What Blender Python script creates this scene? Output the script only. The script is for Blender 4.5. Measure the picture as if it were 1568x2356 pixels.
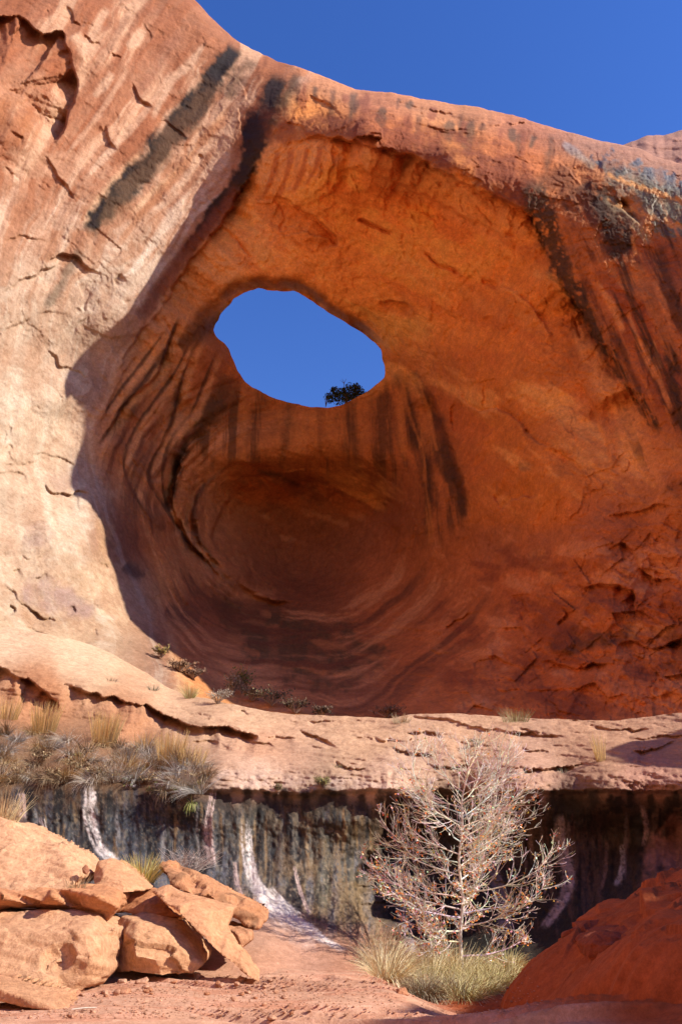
import bpy, bmesh, math, random
import numpy as np
from mathutils import Vector

for o in list(bpy.data.objects):
    bpy.data.objects.remove(o)
SC = bpy.context.scene
COL = SC.collection

# ------------------------------------------------------------------ camera
W0, H0, FPX = 1568.0, 2356.0, 1780.0          # working frame of the survey sketch
PITCH = math.radians(24.8)
CAM = np.array([0.0, 0.0, 1.7])
cam = bpy.data.cameras.new('camera')
cam.sensor_fit = 'VERTICAL'
cam.sensor_height = 36.0
cam.lens = 36.0 * FPX / H0
cam.clip_end = 3000
camo = bpy.data.objects.new('camera', cam)
COL.objects.link(camo)
camo.location = CAM
camo.rotation_euler = (math.radians(90) + PITCH, 0, 0)
SC.camera = camo

# ------------------------------------------------------------------ light
SUN = Vector((0.76, -0.24, 0.60)).normalized()
SEL = math.asin(SUN.z)
SAZ = math.atan2(SUN.x, SUN.y)                # clockwise from +Y
w = bpy.data.worlds.new('World')
SC.world = w
w.use_nodes = True
nt = w.node_tree
bg = nt.nodes['Background']
sky = nt.nodes.new('ShaderNodeTexSky')
sky.sky_type = 'NISHITA'
sky.sun_disc = False
sky.sun_elevation = SEL
sky.sun_rotation = SAZ
sky.altitude = 0
sky.air_density = 1.0
sky.dust_density = 0.0
sky.ozone_density = 2.0
hs = nt.nodes.new('ShaderNodeHueSaturation')
hs.inputs['Hue'].default_value = 0.52
hs.inputs['Saturation'].default_value = 1.3
nt.links.new(sky.outputs[0], hs.inputs['Color'])
nt.links.new(hs.outputs[0], bg.inputs[0])
bg.inputs[1].default_value = 0.134
sl = bpy.data.lights.new('sun', 'SUN')
sl.energy = 4.8
sl.angle = math.radians(0.55)
sl.color = (1.0, 0.93, 0.82)
so = bpy.data.objects.new('sun', sl)
COL.objects.link(so)
so.rotation_euler = SUN.to_track_quat('Z', 'Y').to_euler()
SC.view_settings.view_transform = 'Standard'
SC.view_settings.look = 'None'
SC.view_settings.exposure = 0.76
SC.cycles.max_bounces = 8
SC.cycles.diffuse_bounces = 6
SC.cycles.transparent_max_bounces = 16
SC.cycles.use_denoising = True

# ------------------------------------------------------------------ numeric helpers
SP, CP = math.sin(PITCH), math.cos(PITCH)
def ray(px, py):
    xr = (np.asarray(px, float) - W0 / 2) / FPX
    yu = (H0 / 2 - np.asarray(py, float)) / FPX
    y = CP - yu * SP
    return xr / y, (SP + yu * CP) / y         # x per metre forward, z per metre forward
def at(px, py, Y):
    a, b = ray(px, py)
    return Vector((float(a) * Y, Y, 1.7 + float(b) * Y))
def ground_at(px, py, z=0.0):
    a, b = ray(px, py)
    Y = (z - 1.7) / float(b)
    return Vector((float(a) * Y, Y, z))

def _h(ix, iy, iz, s):
    n = (ix.astype(np.uint32) * np.uint32(374761393) + iy.astype(np.uint32) * np.uint32(668265263)
         + iz.astype(np.uint32) * np.uint32(2147483647) + np.uint32(s * 144269 + 12345))
    n = (n ^ (n >> np.uint32(13))) * np.uint32(1274126177)
    n = n ^ (n >> np.uint32(16))
    n = n * np.uint32(2246822519)
    n = n ^ (n >> np.uint32(15))
    return n.astype(np.float64) / 4294967295.0
def vn(x, y, z, s=0):
    """smooth lattice noise, -1..1"""
    x = np.asarray(x, float); y = np.asarray(y, float) + 0 * x; z = np.asarray(z, float) + 0 * x
    fx, fy, fz = np.floor(x), np.floor(y), np.floor(z)
    ix, iy, iz = fx.astype(np.int64), fy.astype(np.int64), fz.astype(np.int64)
    u, v, q = x - fx, y - fy, z - fz
    u = u * u * u * (u * (u * 6 - 15) + 10); v = v * v * v * (v * (v * 6 - 15) + 10); q = q * q * q * (q * (q * 6 - 15) + 10)
    r = 0
    for a in (0, 1):
        wa = u if a else 1 - u
        for b in (0, 1):
            wb = v if b else 1 - v
            for c in (0, 1):
                r = r + wa * wb * (q if c else 1 - q) * _h(ix + a, iy + b, iz + c, s)
    return r * 2 - 1
def fbm(x, y, z, o=4, s=0, g=0.5):
    r, a, f, t = 0, 1.0, 1.0, 0
    for i in range(o):
        r = r + a * vn(x * f + 7.3 * i, y * f + 3.1 * i, z * f - 5.7 * i, s + i)
        t += a; a *= g; f *= 2.03
    return r / t
def ridged(x, y, z, o=4, s=0):
    r, a, f, t = 0, 1.0, 1.0, 0
    for i in range(o):
        r = r + a * (1 - np.abs(vn(x * f, y * f, z * f, s + i)) * 2)
        t += a; a *= 0.5; f *= 2.1
    return r / t
def facet(x, y, z, s=0):
    """flat broken faces: each cell tilts its own way; about -1..1"""
    fx, fy, fz = np.floor(x).astype(np.int64), np.floor(y).astype(np.int64), np.floor(z).astype(np.int64)
    bd = np.full(x.shape, 1e9); out = np.zeros(x.shape)
    for a in (-1, 0, 1):
        for b in (-1, 0, 1):
            for c in (-1, 0, 1):
                i, j, k = fx + a, fy + b, fz + c
                dx, dy, dz = x - i - _h(i, j, k, s), y - j - _h(i, j, k, s + 1), z - k - _h(i, j, k, s + 2)
                d = dx * dx + dy * dy + dz * dz
                v = dx * (_h(i, j, k, s + 3) - .5) * 2 + dy * (_h(i, j, k, s + 4) - .5) * 2 + dz * (_h(i, j, k, s + 5) - .5) * 2 + .35 * (_h(i, j, k, s + 6) - .5)
                m = d < bd; bd = np.where(m, d, bd); out = np.where(m, v, out)
    return out
def sst(a, b, x):
    t = np.clip((x - a) / (b - a), 0, 1)
    return t * t * (3 - 2 * t)

def tps(ctrl, X, Y, lam=0.0):
    c = np.array(ctrl, float)
    P = c[:, :2] / 500.0; V = c[:, 2:]
    n = len(P)
    d2 = ((P[:, None] - P[None]) ** 2).sum(-1)
    K = np.where(d2 > 0, 0.5 * d2 * np.log(np.maximum(d2, 1e-12)), 0) + lam * np.eye(n)
    A = np.zeros((n + 3, n + 3)); A[:n, :n] = K
    A[:n, n] = A[n, :n] = 1; A[:n, n + 1:] = P; A[n + 1:, :n] = P.T
    B = np.zeros((n + 3, V.shape[1])); B[:n] = V
    w_ = np.linalg.solve(A, B)
    sh = X.shape
    q = np.stack([X.ravel(), Y.ravel()], 1) / 500.0
    out = np.zeros((len(q), V.shape[1]))
    for i in range(0, len(q), 60000):
        s = q[i:i + 60000]
        d2 = ((s[:, None] - P[None]) ** 2).sum(-1)
        U = 0.5 * d2 * np.log(np.maximum(d2, 1e-12))
        out[i:i + 60000] = U @ w_[:n] + w_[n] + s @ w_[n + 1:]
    return out.reshape(sh + (V.shape[1],))

def blend_pts(ctrl, X, Y, p=3.0, soft=60.0):
    """distance-weighted blend of control values"""
    c = np.array(ctrl, float)
    num = np.zeros(X.shape + (c.shape[1] - 2,)); den = np.zeros(X.shape)
    for r in c:
        wgt = 1.0 / ((X - r[0]) ** 2 + (Y - r[1]) ** 2 + soft ** 2) ** (p / 2)
        num += wgt[..., None] * r[2:]; den += wgt
    return num / den[..., None]

def poly_dist(pts, X, Y):
    """distance to a polyline, side (sign), position along 0..1"""
    pts = np.array(pts, float)
    seg = np.hypot(*(pts[1:] - pts[:-1]).T); L = seg.sum(); acc = 0
    best = np.full(X.shape, 1e9); side = np.zeros(X.shape); par = np.zeros(X.shape)
    for i in range(len(pts) - 1):
        a, b = pts[i], pts[i + 1]; d = b - a; l2 = (d ** 2).sum() + 1e-9
        t = np.clip(((X - a[0]) * d[0] + (Y - a[1]) * d[1]) / l2, 0, 1)
        dx, dy = X - a[0] - t * d[0], Y - a[1] - t * d[1]
        dd = np.hypot(dx, dy)
        m = dd < best
        best = np.where(m, dd, best)
        side = np.where(m, np.sign(d[0] * dy - d[1] * dx), side)
        par = np.where(m, (acc + t * seg[i]) / L, par)
        acc += seg[i]
    return best, side, par
def smooth_line(pts, k=6, closed=False):
    pts = [np.array(p, float) for p in pts]; n = len(pts); out = []
    rng = range(n if closed else n - 1)
    for i in rng:
        p0 = pts[(i - 1) % n] if closed or i > 0 else pts[0]
        p1 = pts[i]; p2 = pts[(i + 1) % n]
        p3 = pts[(i + 2) % n] if closed or i + 2 < n else pts[-1]
        for j in range(k):
            t = j / k
            out.append(0.5 * (2 * p1 + (p2 - p0) * t + (2 * p0 - 5 * p1 + 4 * p2 - p3) * t * t + (3 * p1 - p0 - 3 * p2 + p3) * t ** 3))
    if not closed: out.append(pts[-1])
    return np.array(out)
def in_poly(poly, X, Y):
    r = np.zeros(X.shape, bool); n = len(poly)
    for i in range(n):
        x1, y1 = poly[i]; x2, y2 = poly[(i + 1) % n]
        if y1 == y2: continue
        c = (y1 > Y) != (y2 > Y)
        r ^= c & (X < (x2 - x1) * (Y - y1) / (y2 - y1) + x1)
    return r

# ------------------------------------------------------------------ naming helpers
def tag(o, label=None, cat=None, group=None, kind=None):
    if label: o['label'] = label
    if cat: o['category'] = cat
    if group: o['group'] = group
    if kind: o['kind'] = kind
    return o
def link(name, me, mat=None, parent=None):
    o = bpy.data.objects.new(name, me)
    COL.objects.link(o)
    if mat is not None: me.materials.append(mat)
    if parent is not None: o.parent = parent
    return o
def empty(name, loc):
    o = bpy.data.objects.new(name, None); COL.objects.link(o); o.location = loc
    return o
def mesh_np(name, V, F, col=None, smooth=True, wet=None):
    me = bpy.data.meshes.new(name)
    V = np.asarray(V, np.float32); F = np.asarray(F, np.int32)
    k = F.shape[1]
    me.vertices.add(len(V)); me.vertices.foreach_set('co', V.ravel())
    me.loops.add(F.size); me.loops.foreach_set('vertex_index', F.ravel())
    me.polygons.add(len(F)); me.polygons.foreach_set('loop_start', np.arange(0, F.size, k, dtype=np.int32))
    me.update(calc_edges=True)
    me.polygons.foreach_set('use_smooth', np.full(len(F), smooth))
    if col is not None:
        a = me.attributes.new('rock_colour', 'FLOAT_COLOR', 'POINT')
        c = np.ones((len(V), 4), np.float32); c[:, :3] = col
        a.data.foreach_set('color', c.ravel())
    if wet is not None:
        a = me.attributes.new('sheen', 'FLOAT', 'POINT')
        a.data.foreach_set('value', np.asarray(wet, np.float32).ravel())
    me.validate()
    return me
def grid_faces(ny, nx, keep=None):
    i = np.arange(ny * nx).reshape(ny, nx)
    f = np.stack([i[:-1, :-1], i[1:, :-1], i[1:, 1:], i[:-1, 1:]], -1)
    return (f[keep] if keep is not None else f.reshape(-1, 4))

# ------------------------------------------------------------------ materials
class NT:
    def __init__(self, name):
        self.m = bpy.data.materials.new(name); self.m.use_nodes = True
        self.t = self.m.node_tree; self.n = self.t.nodes
        self.b = self.n['Principled BSDF']
    def add(self, ty, **kw):
        n = self.n.new(ty)
        for k, v in kw.items(): setattr(n, k, v)
        return n
    def l(self, a, b): self.t.links.new(a, b)
    def noise(self, scale, detail=4, rough=0.55, vec=None):
        n = self.add('ShaderNodeTexNoise')
        n.inputs['Scale'].default_value = scale; n.inputs['Detail'].default_value = detail
        n.inputs['Roughness'].default_value = rough
        if vec is not None: self.l(vec, n.inputs['Vector'])
        return n.outputs['Fac']
    def ramp(self, fac, a, b, ca=(0, 0, 0, 1), cb=(1, 1, 1, 1)):
        r = self.add('ShaderNodeValToRGB'); e = r.color_ramp.elements
        e[0].position = a; e[1].position = b; e[0].color = ca; e[1].color = cb
        self.l(fac, r.inputs[0]); return r.outputs[0]
    def mix(self, a, b, fac=1.0, mode='MIX'):
        m = self.add('ShaderNodeMix', data_type='RGBA', blend_type=mode)
        for v, s in ((fac, m.inputs[0]), (a, m.inputs[6]), (b, m.inputs[7])):
            if hasattr(v, 'links'): self.l(v, s)
            else: s.default_value = v
        return m.outputs[2]
    def math(self, op, a, b=0.0):
        m = self.add('ShaderNodeMath', operation=op)
        for v, s in ((a, m.inputs[0]), (b, m.inputs[1])):
            if hasattr(v, 'links'): self.l(v, s)
            else: s.default_value = v
        return m.outputs[0]
    def coords(self, scale=(1, 1, 1), rot=(0, 0, 0), kind='Object'):
        c = self.add('ShaderNodeTexCoord'); mp = self.add('ShaderNodeMapping')
        mp.inputs['Scale'].default_value = scale; mp.inputs['Rotation'].default_value = rot
        self.l(c.outputs[kind], mp.inputs['Vector']); return mp.outputs[0]
    def bump(self, h, strength, dist, prev=None):
        b = self.add('ShaderNodeBump'); b.inputs['Strength'].default_value = strength; b.inputs['Distance'].default_value = dist
        self.l(h, b.inputs['Height'])
        if prev is not None: self.l(prev, b.inputs['Normal'])
        return b.outputs[0]

def rock_material(name, k=1.0, rough=0.9, bed_rot=(0.5, 0.25, 0.0), bump=0.5):
    t = NT(name)
    at_ = t.add('ShaderNodeAttribute', attribute_name='rock_colour')
    sh_ = t.add('ShaderNodeAttribute', attribute_name='sheen')
    v = t.coords()
    bed = t.coords((0.25, 0.25, 1.6), bed_rot)
    n1 = t.noise(2.2 * k, 7, 0.65, v)
    n2 = t.noise(22 * k, 5, 0.7, v)
    n3 = t.noise(1.3 * k, 6, 0.6, bed)
    c = t.mix(at_.outputs['Color'], t.ramp(n1, 0.3, 0.72, (0.80, 0.77, 0.74, 1), (1.16, 1.18, 1.2, 1)), 1.0, 'MULTIPLY')
    c = t.mix(c, t.ramp(n2, 0.3, 0.7, (0.84, 0.83, 0.82, 1), (1.12, 1.13, 1.14, 1)), 1.0, 'MULTIPLY')
    c = t.mix(c, t.ramp(n3, 0.35, 0.65, (0.95, 0.94, 0.93, 1), (1.04, 1.05, 1.06, 1)), 1.0, 'MULTIPLY')
    n4 = t.noise(6.5 * k, 7, 0.72, v)
    c = t.mix(c, t.ramp(n4, 0.34, 0.66, (0.84, 0.81, 0.78, 1), (1.14, 1.16, 1.18, 1)), 1.0, 'MULTIPLY')
    t.l(c, t.b.inputs['Base Color'])
    t.l(t.math('SUBTRACT', rough, t.math('MULTIPLY', sh_.outputs['Fac'], 0.55)), t.b.inputs['Roughness'])
    t.b.inputs['Specular IOR Level'].default_value = 0.25
    nb = t.bump(n3, bump * 0.25, 0.10 / k)
    nb = t.bump(n1, bump, 0.16 / k, nb)
    nb = t.bump(n4, bump * .8, 0.07 / k, nb)
    nb = t.bump(n2, bump * 0.9, 0.03 / k, nb)
    t.l(nb, t.b.inputs['Normal'])
    return t.m
M_CLIFF = rock_material('red_sandstone', 1.0)
M_LEDGE = rock_material('pale_red_sandstone', 2.0, bed_rot=(0.15, 0.1, 0))
M_GROUND = rock_material('slickrock', 3.0, bed_rot=(0.03, 0.02, 0))

# ------------------------------------------------------------------ stroke tools (stains and broken edges with shapes of their own)
def stroke(C, X, Y, pts, wd, col, op=1.0, rag=0.5, seed=0, fade=0.12, freq=0.02, soft=0.6, gap=0.0):
    """a stain along a line: ragged edge, fades at its ends, broken by gaps"""
    pts = smooth_line(pts, 5)
    wds = np.atleast_1d(np.array(wd, float)); mw = wds.max() * 2.2 + 6
    x0, y0 = pts.min(0) - mw; x1, y1 = pts.max(0) + mw
    m = (X > x0) & (X < x1) & (Y > y0) & (Y < y1)
    if not m.any(): return
    x, y = X[m], Y[m]
    d, s, p = poly_dist(pts, x, y)
    wv = np.interp(p, np.linspace(0, 1, len(wds)), wds)
    n = fbm(x * freq, y * freq, seed * 3.7 + 0 * x, 4, seed)
    n2 = fbm(x * freq * 3.5, y * freq * 3.5, seed * 1.7 + 0 * x, 3, seed + 40)
    e = d / wv + rag * n * 1.6 + rag * 0.8 * n2
    a = 1 - sst(1 - soft, 1 + soft, e)
    a = a * sst(-0.001, fade, p) * sst(-0.001, fade, 1 - p)
    if gap > 0: a = a * sst(gap - 0.35, gap + 0.15, 0.5 + n2 * 0.9 + n * 0.5)
    a = (a * op)[:, None]
    C[m] = C[m] * (1 - a) + np.array(col) * a
def patch(C, X, Y, poly, col, op=1.0, rag=12.0, seed=0, soft=8.0, freq=0.02):
    poly = smooth_line(poly, 5, True)
    x0, y0 = poly.min(0) - rag * 2 - soft; x1, y1 = poly.max(0) + rag * 2 + soft
    m = (X > x0) & (X < x1) & (Y > y0) & (Y < y1)
    if not m.any(): return
    x, y = X[m], Y[m]
    d, s, p = poly_dist(np.vstack([poly, poly[:1]]), x, y)
    ins = in_poly(poly, x, y)
    sd = np.where(ins, d, -d) + rag * (fbm(x * freq, y * freq, seed * 2.3 + 0 * x, 4, seed) * 1.5 + 0.6 * fbm(x * freq * 4, y * freq * 4, seed + 0 * x, 3, seed + 9))
    a = (sst(-soft, soft, sd) * op * np.clip(.75 + 1.1 * fbm(x * .035, y * .035, seed + 3 + 0 * x, 4, seed + 5, .6), .15, 1))[:, None]
    C[m] = C[m] * (1 - a) + np.array(col) * a
def step(D, X, Y, pts, amp, reach, seed=0, side=1, wob=7.0, edge=2.2, k=3, tail=0.3):
    """a broken edge: the rock on one side of the line stands back by AMP metres and comes forward again over REACH"""
    pts = smooth_line(pts, k)
    x0, y0 = pts.min(0) - reach - 8; x1, y1 = pts.max(0) + reach + 8
    m = (X > x0) & (X < x1) & (Y > y0) & (Y < y1)
    if not m.any(): return
    x, y = X[m], Y[m]
    xx = x + wob * fbm(x * 0.05, y * 0.05, seed + 0 * x, 3, seed); yy = y + wob * fbm(x * 0.05, y * 0.05, seed + 5 + 0 * x, 3, seed + 3)
    d, s, p = poly_dist(pts, xx, yy)
    f = sst(-edge, edge, d * s * side) * np.clip(1 - d / reach, 0, 1) ** 1.5
    L_ = np.hypot(*(pts[1:] - pts[:-1]).T).sum()
    f = f * sst(0, tail, p) * sst(0, tail, 1 - p) * np.clip(0.75 + 0.9 * fbm(p * L_ * 0.02, seed + 0 * p, 0 * p, 3, seed), 0.15, 1.4)
    D[m] += amp * f
def crack(D, X, Y, pts, depth, wd=2.2, seed=0, wob=4.0):
    pts = smooth_line(pts, 3)
    x0, y0 = pts.min(0) - wd * 4 - 8; x1, y1 = pts.max(0) + wd * 4 + 8
    m = (X > x0) & (X < x1) & (Y > y0) & (Y < y1)
    if not m.any(): return
    x, y = X[m], Y[m]
    xx = x + wob * fbm(x * 0.06, y * 0.06, seed + 0 * x, 3, seed); yy = y + wob * fbm(x * 0.06, y * 0.06, seed + 5 + 0 * x, 3, seed + 3)
    d, s, p = poly_dist(pts, xx, yy)
    D[m] += depth * np.exp(-(d / wd) ** 2) * sst(0, 0.15, p) * sst(0, 0.15, 1 - p)
def bulge(D, X, Y, cx, cy, rx, ry, amp, rot=0.0, p=2.0):
    c, s = math.cos(rot), math.sin(rot)
    u = ((X - cx) * c + (Y - cy) * s) / rx; v = (-(X - cx) * s + (Y - cy) * c) / ry
    D += amp * np.exp(-(u * u + v * v) ** (p / 2))

# ------------------------------------------------------------------ CLIFF with the arch and its pothole alcove
SKYLINE = [(-300, -330), (-140, -250), (100, -200), (300, -120), (380, -66), (450, 0), (490, 44), (540, 88), (590, 116), (640, 140), (700, 158), (760, 183), (830, 207), (900, 213),
           (1000, 232), (1100, 247), (1190, 268), (1290, 298), (1360, 318), (1434, 334), (1479, 345), (1509, 362), (1568, 376), (1650, 385), (1720, 400), (2000, 430), (2600, 520)]
CREST = [(-300, 1400), (0, 1440), (200, 1480), (330, 1545), (400, 1588), (480, 1608), (560, 1625), (640, 1640), (740, 1646), (850, 1650), (900, 1652), (950, 1644), (1030, 1641), (1100, 1645),
         (1200, 1652), (1300, 1655), (1400, 1658), (1480, 1650), (1568, 1640), (1720, 1630), (2000, 1640), (2600, 1700)]
HOLE = [(494, 752), (505, 728), (528, 700), (547, 682), (580, 668), (600, 664), (625, 669), (660, 671), (678, 670), (700, 681), (728, 700), (760, 722), (800, 745), (835, 768),
        (862, 790), (876, 808), (878, 826), (885, 850), (884, 868), (866, 884), (835, 906), (800, 925), (772, 936), (740, 938), (700, 933), (660, 925), (620, 912), (590, 896),
        (566, 880), (552, 862), (540, 838), (531, 815), (522, 797), (500, 778), (492, 762)]
CLIFF_Y = [
    (-300, -330, 33), (-140, -250, 35), (100, -200, 38), (300, -120, 41), (-300, 300, 29), (-140, 300, 31), (-140, 900, 32), (-300, 900, 29), (-140, 1400, 28.5), (-300, 1450, 26),
    (0, 0, 34), (0, 250, 33.5), (0, 500, 33.5), (0, 750, 34.5), (0, 960, 35), (0, 1150, 34.5), (0, 1300, 33), (0, 1430, 31), (0, 1530, 28.5), (-140, 1540, 27),
    (200, 0, 37), (200, 250, 36.5), (200, 520, 36.5), (170, 830, 39.2), (145, 960, 38.9), (120, 930, 37.6), (200, 1060, 40.4), (90, 900, 37.1), (450, 10, 41.2), (400, 200, 39.5), (380, 380, 39), (300, 600, 38.5),
    (545, 100, 41.5), (560, 250, 40), (560, 400, 40), (830, 210, 38.6), (830, 260, 36.0), (850, 320, 33.5), (700, 160, 40), (700, 300, 37.0),
    (1050, 245, 37.4), (1050, 292, 36.2), (1050, 380, 31.9), (1200, 290, 35.6), (1200, 480, 32.0), (1280, 620, 32.2), (1340, 750, 31.5), (1430, 900, 30.5), (1500, 1020, 29.6),
    (1150, 600, 36), (1200, 800, 36), (1300, 950, 33.5), (1250, 1100, 34.2), (1100, 900, 40), (1050, 1100, 43), (1000, 950, 46), (900, 880, 48.5), (880, 800, 46.5), (820, 740, 44.8),
    (680, 665, 43), (590, 668, 43), (530, 690, 43.5), (495, 750, 45), (530, 810, 46.8), (560, 880, 48.7), (640, 925, 50), (740, 937, 50), (860, 890, 49.5),
    (700, 800, 46.5),
    (1300, 300, 35), (1434, 332, 32.4), (1509, 365, 31.2), (1600, 380, 30), (1720, 400, 28.5), (1400, 450, 30.8), (1500, 600, 29.5), (1568, 800, 28.4), (1568, 1000, 28), (1720, 700, 26.5), (1720, 1100, 26),
    (2000, 430, 26), (2000, 1000, 24), (2000, 1640, 20), (2600, 520, 22), (2600, 1100, 20), (2600, 1700, 16),
    (1568, 1150, 27.6), (1450, 1200, 30.3), (1400, 1300, 30.3), (1300, 1250, 33), (1200, 1200, 37), (1100, 1250, 41.5), (1050, 1250, 43.5),
    (1450, 1350, 29.4), (1568, 1350, 27.5), (1300, 1400, 32), (1150, 1450, 36), (1000, 1450, 42), (1200, 1550, 32), (1400, 1550, 28.5), (1568, 1550, 26.5), (1000, 1580, 34.5), (1100, 1640, 29.5),
    (1400, 1650, 26.6), (1568, 1650, 25.2),
    (690, 1060, 50.5), (560, 1060, 49), (850, 1060, 50), (690, 1120, 55), (690, 1200, 57.5), (560, 1150, 54.5), (500, 1200, 52), (850, 1150, 55), (920, 1200, 50), (690, 1330, 56), (690, 1395, 52),
    (560, 1330, 51.5), (850, 1330, 52), (450, 1150, 49.5), (420, 1150, 48), (400, 1000, 46.5), (350, 1050, 44.5), (300, 1000, 42.5), (240, 950, 40.5), (230, 1040, 40.5), (300, 1150, 42.5),
    (330, 1300, 42.5), (400, 1400, 43), (470, 1330, 47), (550, 1430, 48.5), (690, 1450, 48.5), (850, 1430, 48.5), (960, 1330, 48), (690, 1550, 40.5), (550, 1520, 40.5), (500, 1600, 34.5), (690, 1650, 31.5),
    (850, 1650, 31), (850, 1560, 39), (400, 700, 41.5), (330, 750, 40.5), (430, 820, 44.5), (480, 900, 47), (500, 980, 48.5),
    (350, 1450, 38.5), (270, 1230, 40.5), (250, 1400, 36.5), (150, 1250, 36), (150, 1400, 34.5), (200, 1500, 32.5), (400, 1590, 31.5), (430, 1500, 38),
    (600, 520, 41), (560, 600, 42), (700, 450, 39), (1000, 480, 36.5), (1000, 600, 38.5), (950, 720, 42.5), (1080, 720, 39), (850, 600, 41.5), (850, 450, 38),
]
CLIFF_C = [  # stone tones: bleached left wall, orange roof, brown bowl, red right side
    (0, 100, .48, .24, .15), (150, 350, .54, .31, .21), (350, 100, .50, .27, .18), (500, 150, .50, .25, .15), (0, 600, .60, .37, .26), (200, 700, .62, .38, .26), (100, 1000, .66, .42, .29),
    (100, 1200, .66, .43, .30), (250, 1350, .62, .37, .23), (100, 1500, .62, .38, .24), (350, 450, .55, .30, .19), (450, 300, .52, .27, .16),
    (700, 200, .48, .20, .09), (1000, 280, .48, .20, .09), (1400, 350, .36, .165, .10), (900, 330, .36, .12, .06), (1200, 380, .36, .12, .06),
    (800, 450, .68, .30, .11), (600, 560, .66, .30, .13), (1000, 520, .72, .31, .10), (900, 650, .66, .28, .09), (1200, 700, .54, .20, .055), (1150, 950, .50, .18, .05), (1250, 1100, .48, .18, .06), (1150, 560, .68, .29, .10), (700, 540, .66, .28, .10),  # orange roof, raised further to stand in for bounced light
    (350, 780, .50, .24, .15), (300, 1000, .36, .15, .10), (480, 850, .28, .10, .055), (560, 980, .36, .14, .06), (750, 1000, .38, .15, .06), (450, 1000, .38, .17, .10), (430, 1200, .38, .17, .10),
    (690, 1200, .17, .06, .034), (690, 1350, .18, .065, .042), (900, 1150, .26, .09, .045), (1000, 1000, .38, .13, .05), (300, 1250, .27, .095, .055), (450, 1430, .24, .09, .06), (700, 1450, .22, .085, .055),  # brown varnished bowl, darkened further to deepen its shade
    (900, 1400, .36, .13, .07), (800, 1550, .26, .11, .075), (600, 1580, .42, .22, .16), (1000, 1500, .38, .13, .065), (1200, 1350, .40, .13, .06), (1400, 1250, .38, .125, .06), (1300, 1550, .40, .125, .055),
    (1500, 1450, .38, .13, .07), (1000, 1620, .44, .16, .08), (1450, 1620, .46, .17, .09), (1450, 700, .27, .075, .036), (1550, 900, .26, .075, .04), (1500, 600, .24, .07, .04), (1350, 500, .32, .11, .05), (1480, 480, .34, .17, .11), (1450, 1020, .54, .24, .12),
    (1750, 700, .4, .18, .1), (2400, 900, .45, .22, .13), (-200, 700, .6, .36, .24),
]
FLOW = [  # water lines down the left wall: x, y, line number
    (150, -150, 0), (60, 20, 0), (-60, 230, 0), (-120, 500, 0), (-150, 900, 0),
    (330, -100, 1), (250, 15, 1), (190, 130, 1), (90, 300, 1), (20, 480, 1), (-40, 760, 1), (-60, 1000, 1),
    (400, 0, 2), (330, 120, 2), (240, 270, 2), (130, 440, 2), (60, 620, 2), (20, 800, 2), (10, 1000, 2), (0, 1300, 2),
    (545, 100, 3), (460, 230, 3), (345, 370, 3), (215, 510, 3), (135, 665, 3), (95, 850, 3), (80, 1050, 3), (120, 1300, 3), (180, 1450, 3),
    (645, 170, 4), (595, 290, 4), (540, 430, 4), (420, 590, 4), (310, 740, 4), (225, 900, 4), (185, 1040, 4), (230, 1250, 4), (300, 1450, 4),
    (800, 215, 5), (720, 330, 5), (640, 450, 5), (500, 580, 5), (400, 720, 5), (300, 850, 5), (235, 1000, 5), (330, 1300, 5), (400, 1500, 5)]
def left_mask(X, Y):
    d, s, p = poly_dist(smooth_line([(700, 150), (600, 330), (550, 450), (420, 615), (345, 745), (230, 960), (250, 1100), (330, 1300), (420, 1590)], 4), X, Y)
    return 1 - sst(-40, 40, -d * s)
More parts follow.
